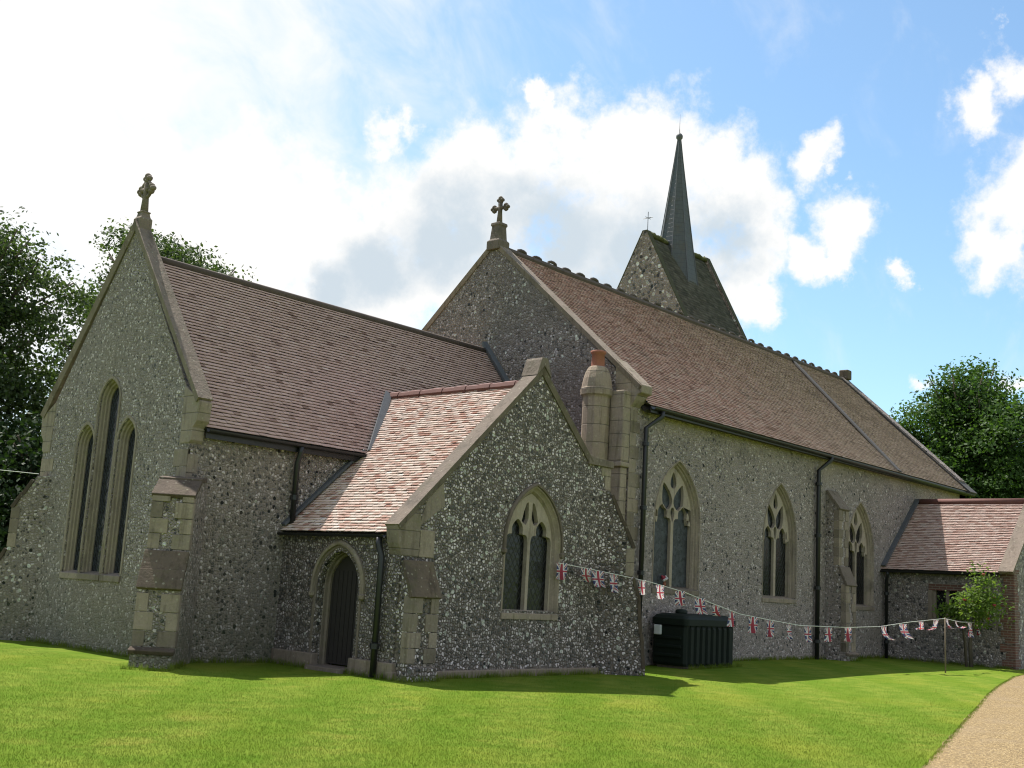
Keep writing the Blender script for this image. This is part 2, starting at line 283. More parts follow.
# ------------------------------------------------------------------ mesh helpers
class MB:
    def __init__(s): s.v = []; s.f = []; s.mi = []
    def add(s, vs, fs, mi=0):
        o = len(s.v); s.v.extend([tuple(x) for x in vs]); s.f.extend([tuple(i+o for i in f) for f in fs]); s.mi.extend([mi]*len(fs)); return s
    def box(s, a, c, mi=0):
        (x0, y0, z0), (x1, y1, z1) = a, c
        vs = [(x0,y0,z0),(x1,y0,z0),(x1,y1,z0),(x0,y1,z0),(x0,y0,z1),(x1,y0,z1),(x1,y1,z1),(x0,y1,z1)]
        return s.add(vs, [(0,3,2,1),(4,5,6,7),(0,1,5,4),(1,2,6,5),(2,3,7,6),(3,0,4,7)], mi)
    def prism(s, poly, fr, n0, n1, holes=(), mi=0):
        """flat polygon (a,b) with holes in frame fr, from depth n0 to n1 along the normal"""
        loops = [list(poly)] + [list(h) for h in holes]
        flat = [p for l in loops for p in l]
        tris = tessellate_polygon([[Vector((p[0], p[1], 0)) for p in l] for l in loops])
        N = len(flat); vs = [fr(p[0], p[1], n1) for p in flat] + [fr(p[0], p[1], n0) for p in flat]
        fs = []
        for t in tris:
            fs.append(tuple(t)); fs.append(tuple(i+N for i in reversed(t)))
        o = 0
        for l in loops:
            k = len(l)
            for i in range(k):
                j = (i+1) % k; fs.append((o+i, o+j, o+j+N, o+i+N))
            o += k
        return s.add(vs, fs, mi)
    def tube(s, pts, rad, n=8, mi=0, cap=True):
        pts = [Vector(p) for p in pts]; rad = rad if isinstance(rad, (list, tuple)) else [rad]*len(pts)
        vs = []; up = None
        for i, p in enumerate(pts):
            t = (pts[min(i+1, len(pts)-1)] - pts[max(i-1, 0)]).normalized()
            if up is None: up = Vector((0, 0, 1)) if abs(t.z) < .9 else Vector((1, 0, 0))
            a = t.cross(up).normalized(); c = a.cross(t).normalized(); up = c
            for k in range(n):
                an = 2*math.pi*k/n; vs.append(p + (a*math.cos(an) + c*math.sin(an))*rad[i])
        fs = [(i*n+k, i*n+(k+1) % n, (i+1)*n+(k+1) % n, (i+1)*n+k) for i in range(len(pts)-1) for k in range(n)]
        if cap: fs += [tuple(range(n-1, -1, -1)), tuple((len(pts)-1)*n+k for k in range(n))]
        return s.add(vs, fs, mi)
    def lathe(s, c, prof, n=20, mi=0, rot=0.):
        vs = []; fs = []
        for (r, z) in prof:
            for k in range(n):
                a = 2*math.pi*k/n + rot; vs.append((c[0]+r*math.cos(a), c[1]+r*math.sin(a), c[2]+z))
        for i in range(len(prof)-1):
            for k in range(n): fs.append((i*n+k, i*n+(k+1) % n, (i+1)*n+(k+1) % n, (i+1)*n+k))
        fs += [tuple(range(n-1, -1, -1)), tuple((len(prof)-1)*n+k for k in range(n))]
        return s.add(vs, fs, mi)
    def loft(s, rows, closed=False, mi=0):
        n = len(rows[0]); vs = [p for r in rows for p in r]; fs = []
        for i in range(len(rows)-1):
            for k in range(n if closed else n-1):
                fs.append((i*n+k, i*n+(k+1) % n, (i+1)*n+(k+1) % n, (i+1)*n+k))
        return s.add(vs, fs, mi)
    def build(s, name, mats, parent=None, smooth=False, bevel=0.):
        me = bpy.data.meshes.new(name); me.from_pydata(s.v, [], s.f)
        mats = mats if isinstance(mats, (list, tuple)) else [mats]
        for x in mats: me.materials.append(x)
        if len(mats) > 1: me.polygons.foreach_set('material_index', s.mi)
        if smooth: me.polygons.foreach_set('use_smooth', [True]*len(s.f))
        me.update()
        import bmesh
        bm = bmesh.new(); bm.from_mesh(me); bmesh.ops.remove_doubles(bm, verts=bm.verts, dist=1e-5) if bevel else None
        bmesh.ops.recalc_face_normals(bm, faces=bm.faces); bm.to_mesh(me); bm.free()
        o = bpy.data.objects.new(name, me); COL.objects.link(o)
        if parent: o.parent = parent
        if bevel:
            md = o.modifiers.new('bevel', 'BEVEL'); md.width = bevel; md.segments = 2; md.limit_method = 'ANGLE'; md.angle_limit = R(40)
        return o
def fastmesh(name, V, Q, mats, parent=None, mi=None, attr=None, smooth=False):
    V = np.asarray(V, np.float32); Q = np.asarray(Q, np.int32); k = Q.shape[1]
    me = bpy.data.meshes.new(name); me.vertices.add(len(V)); me.vertices.foreach_set('co', V.ravel())
    me.loops.add(Q.size); me.loops.foreach_set('vertex_index', Q.ravel())
    me.polygons.add(len(Q)); me.polygons.foreach_set('loop_start', np.arange(len(Q), dtype=np.int32)*k)
    try: me.polygons.foreach_set('loop_total', np.full(len(Q), k, np.int32))
    except Exception: pass
    for x in (mats if isinstance(mats, (list, tuple)) else [mats]): me.materials.append(x)
    if mi is not None: me.polygons.foreach_set('material_index', np.asarray(mi, np.int32))
    me.update(calc_edges=True); me.validate()
    if attr is not None:
        a = me.attributes.new('tint', 'FLOAT', 'FACE'); a.data.foreach_set('value', np.asarray(attr, np.float32))
    if smooth: me.polygons.foreach_set('use_smooth', [True]*len(Q))
    o = bpy.data.objects.new(name, me); COL.objects.link(o)
    if parent: o.parent = parent
    return o
def frame(O, U, N, V=(0, 0, 1)):
    O, U, N, V = Vector(O), Vector(U).normalized(), Vector(N).normalized(), Vector(V)
    return lambda a, bb, n=0.: O + U*a + V*bb + N*n
def tag(o, label=None, cat=None, group=None, kind=None):
    for k, v in (('label', label), ('category', cat), ('group', group), ('kind', kind)):
        if v: o[k] = v
    return o
def empty(name, loc, label, cat, group=None):
    o = bpy.data.objects.new(name, None); COL.objects.link(o); o.location = loc; o.empty_display_size = .3
    return tag(o, label, cat, group)
def sst(x, a, c):
    t = np.clip((np.asarray(x, float)-a)/(c-a), 0, 1); return t*t*(3-2*t)

# ------------------------------------------------------------------ ground
def gz(x, y):
    x = np.asarray(x, float); y = np.asarray(y, float)
    z = .09*sst(x, 9, 17)*sst(y, -12, -6)
    z = z + .025*np.sin(x*.45+1.3)*np.sin(y*.6+.4)*sst(y, -2.5, -6)*sst(y, -16, -10)
    z = z + .02*sst(x, 3, -1)*sst(y, -4, 0)
    return z
def lawnmat():
    mt, nb, bs = newmat('mown grass'); co = objco(nb)
    n1 = nb.noise(co, .35, 5, .6).outputs[0]; n2 = nb.noise(co, 2.2, 5, .65).outputs[0]; n3 = nb.noise(co, 60, 3, .7).outputs[0]
    s = nb.n('ShaderNodeSeparateXYZ', {0: co})
    w = nb.math('SINE', nb.math('ADD', nb.math('MULTIPLY', nb.math('ADD', s.outputs[0], nb.math('MULTIPLY', s.outputs[1], -1.2)), 2.3), nb.math('MULTIPLY', n1, 3)))
    c = nb.mix(nb.sstep(n2, .34, .66), (.10, .165, .016), (.16, .208, .028))
    c = nb.mix(nb.math('MULTIPLY', nb.sstep(n1, .48, .68), .6), c, (.19, .215, .026))
    n4 = nb.noise(co, .9, 6, .7).outputs[0]
    c = nb.mix(nb.math('MULTIPLY', nb.sstep(n4, .54, .72), .6), c, (.25, .24, .05))
    c = nb.mix(nb.math('MULTIPLY', nb.sstep(w, -.5, .7), .4), c, (.075, .15, .008))
    c = nb.mix(nb.math('MULTIPLY', nb.sstep(n3, .5, .8), .35), c, (.08, .15, .014))
    lk(nb, c, bs.inputs['Base Color']); bs.inputs['Roughness'].default_value = .95; bs.inputs['Specular IOR Level'].default_value = .04
    bump(nb, bs, nb.math('ADD', n3, n2), .8, .03); return mt
LAWN = lawnmat()
def axis(lo, hi, step, far):
    a = np.arange(lo, hi+step, step); g = [step]
    ext = []; d = step; p = 0
    while p < far: d *= 1.5; p += d; ext.append(p)
    ext = np.array(ext); return np.concatenate([(lo-ext)[::-1], a, a[-1]+ext])
gx, gy = axis(-16, 40, .5, 1500), axis(-24, 24, .5, 1500)
XX, YY = np.meshgrid(gx, gy, indexing='ij')
V = np.stack([XX, YY, gz(XX, YY)], -1).reshape(-1, 3); nx, ny = len(gx), len(gy)
ii, jj = np.meshgrid(np.arange(nx-1), np.arange(ny-1), indexing='ij'); a0 = (ii*ny+jj).ravel()
lawn = tag(fastmesh('lawn', V, np.stack([a0, a0+ny, a0+ny+1, a0+1], 1), LAWN, smooth=True), kind='structure', label='mown churchyard lawn with faint mowing stripes')
# gravel path
PL = [(-14, -16.9), (-6, -14.6), (1.5, -12.5), (5, -11.5), (8.75, -10.4), (13, -9.2), (16.5, -8.3), (20.6, -7.25), (23.6, -6.8), (25.2, -6.75)]
def gravelmat():
    mt, nb, bs = newmat('pale gravel'); co = objco(nb)
    v = nb.n('ShaderNodeTexVoronoi', {'Vector': co, 'Scale': 55.}, feature='F1')
    cv = nb.n('ShaderNodeSeparateColor', {0: v.outputs['Color']}).outputs[0]
    c = nb.ramp(cv, [(0, (.095, .06, .025)), (.4, (.20, .135, .055)), (.8, (.28, .195, .08)), (1, (.42, .32, .165))])
    n = nb.noise(co, 1.1, 5, .6).outputs[0]
    c = nb.mix(nb.math('MULTIPLY', nb.sstep(n, .45, .75), .4), c, (.25, .185, .11))
    lk(nb, c, bs.inputs['Base Color']); bs.inputs['Roughness'].default_value = .95
    bump(nb, bs, v.outputs['Distance'], .8, .02); return mt
pv, pf = [], []
dense = []
for (x0, y0), (x1, y1) in zip(PL[:-1], PL[1:]):
    for t in np.linspace(0, 1, 12, endpoint=False): dense.append((x0+(x1-x0)*t, y0+(y1-y0)*t))
for i, (x, y) in enumerate(dense):
    x2, y2 = dense[min(i+1, len(dense)-1)]; x1, y1 = dense[max(i-1, 0)]
    d = Vector((x2-x1, y2-y1)).normalized(); nrm = Vector((d.y, -d.x))
    wv = .012*math.sin(i*2.1)+.012*math.sin(i*.53)
    for k, off in enumerate((wv, .7, 1.4, 2.1+wv)):
        px, py = x+nrm.x*off, y+nrm.y*off; pv.append((px, py, float(gz(px, py))+.008+(.018 if 0 < k < 3 else 0)))
for i in range(len(dense)-1):
    for k in range(3): pf.append((i*4+k, i*4+k+1, (i+1)*4+k+1, (i+1)*4+k))
mb = MB(); mb.add(pv, pf); tag(mb.build('gravel_path', gravelmat(), smooth=True), kind='structure', label='pale gravel path along the lawn')

# ------------------------------------------------------------------ arches and windows
def arch(cx, h, z0, spr, apex, off=0., n=10, ztop0=None):
    """pointed arch outline, left bottom -> right bottom; off grows it outward around the same arc centres"""
    rise = apex-spr; r = (h*h+rise*rise)/(2*h); H = h+off; rr = r+off
    top = math.sqrt(max(rr*rr-(r-h)**2, 1e-6)); pts = [(cx-H, z0), (cx-H, spr)]
    a1 = math.atan2(top, r-h)      # angle at apex seen from the centre on the far side
    for i in range(1, n+1):
        a = a1*i/n; pts.append((cx+(r-h)-rr*math.cos(a), spr+rr*math.sin(a)))
    right = [(2*cx-p[0], p[1]) for p in pts[:-1]]
    return pts + right[::-1]
def circ(cx, cy, rx, ry, n=14, rot=0.):
    o = []
    for k in range(n):
        a = 2*math.pi*k/n; x, y = rx*math.cos(a), ry*math.sin(a)
        o.append((cx+x*math.cos(rot)-y*math.sin(rot), cy+x*math.sin(rot)+y*math.cos(rot)))
    return o
def dagger(cx, cy, l, w, rot, n=9):
    """pointed teardrop"""
    o = []
    for k in range(2*n):
        t = k/(2*n)*2*math.pi; x = math.cos(t); y = math.sin(t)*(1-.55*x)*(.9)
        px, py = x*l/2, y*w/2*(1 if x < .98 else 0)
        o.append((cx+px*math.cos(rot)-py*math.sin(rot), cy+px*math.sin(rot)+py*math.cos(rot)))
    return o
def cusphead(cx, h, z0, spr, rise, n=28):
    pts = [(cx-h, z0)]
    for i in range(n+1):
        d = 180-180*i/n; a = R(d)
        g = lambda c, w: math.exp(-((d-c)/w)**2)
        r = 1-.33*g(42, 13)-.33*g(138, 13)+.18*g(90, 16)
        pts.append((cx+h*r*math.cos(a), spr+rise*r*math.sin(a)))
    pts.append((cx+h, z0)); return pts
def ring(mb, fr, cx, h, z0, spr, apex, prof, mi=0):
    rows = [[fr(p[0], p[1], nn) for p in arch(cx, h, z0, spr, apex, oo)] for (oo, nn) in prof]
    mb.loft(rows, mi=mi)
PROF = [(.17, -.02), (.17, .010), (.135, .010), (.125, -.01), (.10, -.05), (.08, -.055), (.06, -.10), (.035, -.11), (.0, -.17), (0, -.30)]
def hood(mb, fr, cx, h, z0, spr, apex, o0, o1, n0, n1, drop=.12):
    rows = []
    for (oo, nn) in ((o0, n0), (o0, n1), ((o0+o1)/2, n1+.01), (o1, n1-.02), (o1, n0), (o0, n0)):
        rows.append([fr(p[0], p[1], nn) for p in arch(cx, h, spr-drop, spr, apex, oo)])
    mb.loft(rows)
    for sx in (-1, 1):
        x = cx+sx*(h+(o0+o1)/2); mb.lathe(fr(x, spr-drop-.03, (n0+n1)/2), [(.02, -.06), (.06, -.03), (.065, .03), (.03, .06)], 8)
def window(parent, fr, cx, h, z0, spr, apex, style, glass, label, hoodm=True, prof=PROF, sillw=None, tr_n=(-.27, -.16), mat=ST):
    mb = MB(); ring(mb, fr, cx, h, z0-.02, spr, apex, prof)
    w = mb.build('window', mat, parent); tag(w, label)
    gm = MB(); gz_ = tr_n[0]+.008; gm.prism(arch(cx, h+.005, z0-.02, spr, apex), fr, gz_, gz_+.022)
    g = gm.build('glazing', glass, w)
    s = MB(); o = prof[2][0]+.03; sw = h+o
    s.add([fr(cx-sw, z0-.16, -.05), fr(cx+sw, z0-.16, -.05), fr(cx+sw, z0-.16, .03), fr(cx-sw, z0-.16, .03),
           fr(cx-sw, z0-.05, .03), fr(cx+sw, z0-.05, .03), fr(cx+sw, z0+.035, -.30), fr(cx-sw, z0+.035, -.30)],
          [(0, 1, 2, 3), (3, 2, 5, 4), (4, 5, 6, 7), (0, 3, 4, 7), (1, 6, 5, 2), (0, 7, 6, 1)])
    s.build('sill', ST, w, bevel=.008)
    H = apex-spr
    if style:
        t = MB(); outer = arch(cx, h+.01, z0-.02, spr, apex, 0)
        mw = .06; lh = (h-mw)/2-.028; lc = (h+mw)/2-.02
        holes = []
        if style == 'perp':
            for sx in (-1, 1):
                holes.append(cusphead(cx+sx*lc, lh+.025, z0+.01, spr+.02, lh*1.35))
                holes.append([(cx+sx*(x), y) for x, y in [(.05, spr+H*.50), (.06, spr+H*.82), (.12, spr+H*.80), (.19, spr+H*.64), (.245, spr+H*.45), (.21, spr+H*.42), (.12, spr+H*.38)]][::sx])
        else:
            for sx in (-1, 1):
                holes.append(cusphead(cx+sx*lc, lh+.01, z0+.01, spr-.10, lh*1.15))
                holes.append(dagger(cx+sx*h*.34, spr+H*.46, H*.50, h*.50, R(90-sx*22)))
            holes.append(dagger(cx, spr+H*.76, H*.30, h*.30, R(90)))
            holes.append(dagger(cx, spr+H*.13, H*.26, h*.2, R(-90)))
            for sx in (-1, 1): holes.append(circ(cx+sx*h*.8, spr+H*.08, h*.06, H*.12, 10))
        t.prism(outer, fr, tr_n[0], tr_n[1], holes); t.build('tracery', STT, w, bevel=.012)
    if hoodm:
        hm = MB(); o0 = prof[1][0]; hood(hm, fr, cx, h, z0, spr, apex, o0-.01, o0+.05, -.01, .05); hm.build('hood_mould', STG if hoodm == 1 else STN, w)
    return w

# ------------------------------------------------------------------ tiled roofs
def roof_tiles(name, mat, parent, O, U, S, L, SL, gauge=.1, tw=.165, thick=.013, clip=None, jit=.005, attrs=None, sag=None, lift0=.030, tail=1.5):
    """rows of separate overlapping tiles on the plane through eave corner O, U along the eave, S up the slope"""
    O, U, S = (np.array(v, float) for v in (O, U, S)); U /= np.linalg.norm(U); S /= np.linalg.norm(S); N = np.cross(U, S); N /= np.linalg.norm(N)
    if N[2] < 0: N = -N
    nr = int(SL/gauge); nc = int(L/tw)+1
    r, c = np.meshgrid(np.arange(nr), np.arange(nc), indexing='ij'); r = r.ravel(); c = c.ravel()
    off = np.where(r % 2 == 0, 0, .5); a0 = (c-off)*tw; a1 = a0+tw*.985
    a0 = np.clip(a0, 0, L); a1 = np.clip(a1, 0, L); s0 = r*gauge; ok = (a1-a0) > .02
    if clip is not None: ok &= clip((a0+a1)/2, s0)
    r, c, a0, a1, s0 = (q[ok] for q in (r, c, a0, a1, s0)); n = len(r)
    s0 = s0+rng.normal(0, .004, n); s1 = s0+gauge*tail
    lift = lift0+rng.normal(0, jit, n); lift2 = lift0+rng.normal(0, jit, n)-.0; top = .004
    if sag is not None: sg = sag(a0, s0)[:, None]*N
    else: sg = 0
    P = lambda a, s, h: O+np.outer(a, U)+np.outer(s, S)+np.outer(h, N)+sg
    o = np.ones(n)
    Vt = np.stack([P(a0, s0, lift), P(a1, s0, lift2), P(a1, s1, top*o), P(a0, s1, top*o), P(a0, s0, lift-thick), P(a1, s0, lift2-thick)], 1).reshape(-1, 3)
    bI = np.arange(n)*6
    Q = np.concatenate([np.stack([bI, bI+1, bI+2, bI+3], 1), np.stack([bI+4, bI+5, bI+1, bI], 1), np.stack([bI+4, bI, bI+3, bI+3], 1)[:0]])
    tint = rng.beta(2.2, 2.2, n); tint = np.where(rng.random(n) < .06, rng.random(n)*.15, tint)
    tint = np.concatenate([tint, tint*.8])
    return fastmesh(name, Vt, Q, mat, parent, attr=tint)
def slab(name, mat, parent, pts_low, thick=.08, drop=.0):
    """solid roof deck under the tiles: quad given by four top corners"""
    P = [Vector(p) for p in pts_low]; N = (P[1]-P[0]).cross(P[3]-P[0]).normalized()
    if N.z < 0: N = -N
    P = [p-N*drop for p in P]
    mb = MB(); mb.add(P+[p-N*thick for p in P], [(0, 1, 2, 3), (7, 6, 5, 4), (0, 4, 5, 1), (1, 5, 6, 2), (2, 6, 7, 3), (3, 7, 4, 0)])
    return mb.build(name, mat, parent)
def two_slopes(name, mat, ax, e0, e1, mid, ze, zr, p0, p1, clip0=None, clip1=None, label=None, which=(0, 1), **kw):
    """gable roof; ax 'x': ridge along X, eaves at y=e0,e1; ax 'y': ridge along Y, eaves at x=e0,e1. Returns the roof part."""
    main = None
    for i in which:
        e = (e0, e1)[i]; d = mid-e; run = abs(d); sl_ = math.hypot(run, zr-ze)
        if ax == 'x': O = (p0, e, ze); U = (1, 0, 0); S = (0, d, zr-ze); q = [(p0, e, ze), (p1, e, ze), (p1, mid, zr), (p0, mid, zr)]
        else: O = (e, p0, ze); U = (0, 1, 0); S = (d, 0, zr-ze); q = [(e, p0, ze), (e, p1, ze), (mid, p1, zr), (mid, p0, zr)]
        cl_ = (clip0, clip1)[i]
        if main is None:
            main = roof_tiles(name, mat, church, O, U, S, p1-p0, sl_, clip=cl_, **kw)
            if label: tag(main, label)
        else: roof_tiles('tile_slope', mat, main, O, U, S, p1-p0, sl_, clip=cl_, **kw)
        if cl_ is None: slab('roof_deck', WOOD, main, q, drop=.13 if kw.get('sag') else .004)
    return main
def coping(name, mat, parent, fr, pts, n0, n1, th, label=None):
    """raking slabs along the gable line pts (a,b), depth n0..n1, thickness th upward"""
    top = []; 
    P = [Vector(p) for p in pts]; mb = MB(); ns = []
    for i in range(len(P)):
        d0 = (P[i]-P[i-1]).normalized() if i else None; d1 = (P[i+1]-P[i]).normalized() if i < len(P)-1 else None
        n_ = [Vector((-d.y, d.x)) for d in (d0, d1) if d is not None]; m_ = n_[0] if len(n_) == 1 else (n_[0]+n_[1]).normalized()/max(.35, ((n_[0]+n_[1]).normalized()).dot(n_[0]))
        ns.append(m_)
    rows = []
    for p, q in zip(P, ns):
        o = p+q*th; rows.append([fr(p.x, p.y, n0), fr(o.x, o.y, n0+.03), fr(o.x, o.y+.03, (n0+n1)/2), fr(o.x, o.y, n1-.03), fr(p.x, p.y, n1)])
    mb.loft(rows, closed=True)
    k = len(rows[0]); L_ = len(rows)
    mb.f += [tuple(range(k-1, -1, -1)), tuple((L_-1)*k+i for i in range(k))]; mb.mi += [0, 0]
    o = mb.build(name, mat, parent)
    if label: tag(o, label)
    return o
def pipe(parent, pts, r=.045, shoes=True, label=None):
    mb = MB(); mb.tube(pts, r, 10); zs = [p[2] for p in pts]; x, y = pts[-1][0], pts[-1][1]
    o = mb.build('downpipe', IRON, parent, smooth=True)
    z = min(zs)+.5; top = max(p[2] for p in pts if abs(p[0]-x) < .03 and abs(p[1]-y) < .03)
    while z < top:
        c = MB(); c.lathe((x, y, z), [(r*1.0, -.05), (r*1.45, -.045), (r*1.45, .045), (r*1.0, .05)], 10); c.build('collar', IRON, o); z += 1.5
    if label: tag(o, label)
    return o
def gutter(parent, a, c, r=.06, label=None):
    mb = MB(); A, B_ = Vector(a), Vector(c); t = (B_-A).normalized(); side = t.cross(Vector((0, 0, 1))).normalized()
    rows = []
    for p in (A, B_):
        row = [p+side*math.cos(an)*r+Vector((0, 0, math.sin(an)*r)) for an in np.linspace(math.pi, 2*math.pi, 9)]
        row += [p+side*math.cos(an)*(r-.008)+Vector((0, 0, math.sin(an)*(r-.008))) for an in np.linspace(2*math.pi, math.pi, 9)]; rows.append(row)
    mb.loft(rows, closed=True)
    mb.f += [tuple(range(17, -1, -1)), tuple(18+i for i in range(18))]; mb.mi += [0, 0]
    o = mb.build('gutter', IRON, parent); 
    if label: tag(o, label)
    return o
def quoins(name, parent, fr, a, z0, z1, wl, ws, n, side=1, step=.31, mat=ST, th=.05):
    """long and short corner blocks on one face; a = corner coordinate, side = +1 blocks run to +a"""
    z = z0; k = 0
    while z < z1-.1:
        mb = MB()
        h = min(step*random.uniform(.85, 1.12), z1-z); w = (wl if k % 2 else ws)*random.uniform(.85, 1.12)
        mb.prism([(a, z+.006), (a+side*w, z+.006), (a+side*w, z+h-.006), (a, z+h-.006)], fr, n-th, n); z += h; k += 1
        mb.build(name, mat, parent, bevel=.006)
def buttress(parent, O, D, stages, width, matb, label, qz=None, capmat=None):
    """stages: list of (z, out) going down the profile; D = horizontal direction outward; sloped weatherings where out changes"""
    D = Vector(D).normalized(); Lt = Vector((-D.y, D.x, 0)); O = Vector(O)
    fr = lambda a, bb, n=0.: O+D*a+Vector((0, 0, bb))+Lt*n     # a outward, b up, n sideways
    poly = [(-.35, stages[0][0])]+[(o, z) for z, o in stages]+[(stages[-1][1], -.15), (-.35, -.15)]
    mb = MB(); mb.prism([(o, z) for o, z in poly], fr, -width/2, width/2)
    bt = mb.build('buttress', matb, parent); tag(bt, label)
    for (za, oa), (zb, ob) in zip(stages[:-1], stages[1:]):
        if ob-oa > .06:            # weathering slab course, slightly overhanging
            d = Vector((ob-oa, zb-za)).normalized(); nn = Vector((-d.y, d.x)) if d.y < 0 else Vector((d.y, -d.x))
            e = Vector((ob, zb))+d*.05; s_ = Vector((oa, za))
            mid = (s_+e)/2
            caps = MB()
            for p, q in ((mid+nn*.012, e+nn*.012), (s_, mid)):
                caps.prism([tuple(p-nn*.02), tuple(q-nn*.03), tuple(q+nn*.045), tuple(p+nn*.05)], fr, -width/2-.025, width/2+.025)
            caps.build('weathering', capmat or STD, bt, bevel=.012)
        elif za-zb > .3:           # vertical face: corner blocks both sides
            z = zb+.04; k = 0; ff = lambda a, bb, n=0.: O+D*(ob+n)+Lt*a+Vector((0, 0, bb))
            while z < za-.1:
                h = min(.29*random.uniform(.85, 1.15), za-z)
                for sd in (-1, 1):
                    w = width*(.43 if (k+(sd > 0)) % 2 else .27)
                    x0, x1 = sd*(width/2+.008), sd*(width/2-w)
                    qs = MB(); qs.prism([(x0, z+.006), (x1, z+.006), (x1, z+h-.006), (x0, z+h-.006)], ff, -.16, .010); qs.build('quoin', ST, bt, bevel=.006)
                z += h; k += 1
    return bt

# ------------------------------------------------------------------ the church
church = empty('church', (0, 0, 0), 'old flint parish church with red clay tiled roofs and a slender grey spire', 'church')
YC, WC = 2.67, 5.34
LC, YN, YN2 = 10.36, -2.05, 7.29
XE = 31.7
# ---- chancel
frE = frame((0, 0, 0), (0, 1, 0), (-1, 0, 0))      # east faces: a = y
frN = frame((0, 0, 0), (1, 0, 0), (0, -1, 0))      # north faces: a = x
LANC = [(3.64, .205, 1.46, 3.88, 4.20), (2.90, .255, 1.46, 4.72, 5.06), (2.12, .205, 1.46, 3.92, 4.24)]
g = MB()
holes = [arch(c, h, z0-.05, s_, ap, .10) for c, h, z0, s_, ap in LANC]
g.prism([(0, -.2), (WC, -.2), (WC, 4.45), (YC, 8.17), (0, 4.45)], frE, -.23, 0, holes)
g.box((.23, 0, -.2), (LC, .45, 4.06)); g.box((.23, WC-.45, -.2), (LC, WC, 4.06))
cw = g.build('chancel_wall', FL_CH, church); tag(cw, 'chancel walls of small grey and white flints')
PL3 = [(.17, -.02), (.17, .011), (.115, .011), (.10, -.03), (.07, -.05), (.06, -.09), (.03, -.10), (.02, -.14), (0, -.16), (0, -.26)]
for i, (c, h, z0, s_, ap) in enumerate(LANC):
    pr = [(o, n+(.004 if i == 1 else 0)) if n > 0 else (o, n) for o, n in PL3]
    window(church, frE, c, h, z0, s_, ap, None, GLL, ['left lancet of the east window', 'tall middle lancet of the east window', 'right lancet of the east window'][i], False, pr, tr_n=(-.21, -.1))
cp = coping('coping', STG, church, frE, [(-.22, 4.60), (YC, 8.36), (WC+.22, 4.60)][::-1], -.25, .06, .13, 'raking stone coping of the chancel gable')
k = MB()
for y0, sg in ((0, -1), (WC, 1)):
    k = MB(); k.prism([(y0, 3.80), (y0+sg*.05, 3.86), (y0+sg*.07, 4.08), (y0+sg*.18, 4.20), (y0+sg*.22, 4.54), (y0-sg*.32, 4.86), (y0-sg*.30, 3.80)], frE, -.25, .012); k.build('kneeler', STJ, church, bevel=.018)
quoins('quoin', church, frE, 0, 3.1, 3.72, .5, .34, .012, 1); quoins('quoin', church, frE, WC, 3.1, 3.72, .5, .34, .012, -1)
quoins('quoin', church, frN, 0, 1.2, 3.7, .22, .14, .012, 1)
def stone_cross(name, base, h, span, mat, parent, ax='y', pedw=.22, pedh=.35, label=None, ringed=False):
    x, y, z = base; ped = MB()
    ped.lathe((x, y, z-.25), [(pedw*1.25, 0), (pedw*1.25, .25), (pedw*.95, .3), (pedw*.8, .25+pedh*.8), (pedw*.95, .25+pedh*.85), (pedw*.9, .25+pedh), (.05, .25+pedh+.02)], 4, rot=math.pi/4)
    o = ped.build(name, mat, parent, bevel=.02)
    c = MB(); u = Vector((0, 1, 0)) if ax == 'y' else Vector((1, 0, 0)); z1 = z+pedh
    c.tube([(x, y, z1-.03), (x, y, z1+h*.5), (x, y, z1+h*.97)], [.085, .06, .06], 8)
    cc = Vector((x, y, z1+h*.66)); c.tube([cc-u*span/2, cc+u*span/2], .055, 8)
    for p in (cc-u*span/2, cc+u*span/2, Vector((x, y, z1+h))):
        for dz in (Vector((0, 0, .055)), Vector((0, 0, -.055)), u*.055, u*-.055):
            q = p+dz; c.lathe((q.x, q.y, q.z), [(.02, -.06), (.06, -.03), (.07, 0), (.06, .03), (.02, .06)], 8)
    if ringed:
        pts = [cc+(u*math.cos(t)+Vector((0, 0, 1))*math.sin(t))*.17 for t in np.linspace(0, 2*math.pi, 17)]; c.tube(pts, .035, 6)
    cr = c.build('cross', mat, o, smooth=True)
    if label: tag(o, label)
    return o
stone_cross('gable_cross', (.12, YC, 8.40), .70, .36, STG, church, label='stone cross with thick ringed head on the chancel gable', ringed=True, pedw=.15, pedh=.16)
ck = math.sin(0)
two_slopes('chancel_roof', T_CH, 'x', -.12, WC+.12, YC, 4.10, 7.68, .22, LC, label='chancel roof of dull pinkish brown clay tiles', lift0=.036, jit=.0014, gauge=.088, thick=.010, tail=1.12)
r_ = MB()
r_.tube([(.22, YC, 7.69), (LC, YC, 7.69)], .085, 8); r_.build('ridge', DKR, church, smooth=True)
gutter(church, (.24, -.19, 4.07), (4.05, -.19, 4.07), .055)
mb = MB(); mb.box((.24, -.13, 3.92), (3.9, -.105, 4.09)); mb.build('fascia', IRON, church)
pipe(church, [(2.32, -.19, 4.02), (2.32, -.19, 3.92), (2.32, -.11, 3.72), (2.32, -.11, 2.56)], .055, label='short downpipe on the chancel wall')
buttress(church, (0.05, 0.05, 0), (-1, -1, 0), [(3.16, .0), (3.10, .38), (2.82, .78), (1.88, .82), (1.30, 1.12), (.30, 1.13), (.26, 1.20)], .68, FL_CH, 'stepped diagonal buttress at the near corner of the chancel')
buttress(church, (0.05, WC-.05, 0), (-1, 1, 0), [(3.3, .0), (3.2, .06), (2.66, .38), (1.8, .42), (1.30, .68), (.34, .85), (.30, .95)], .70, FL_CH, 'stepped diagonal buttress at the far corner of the chancel')
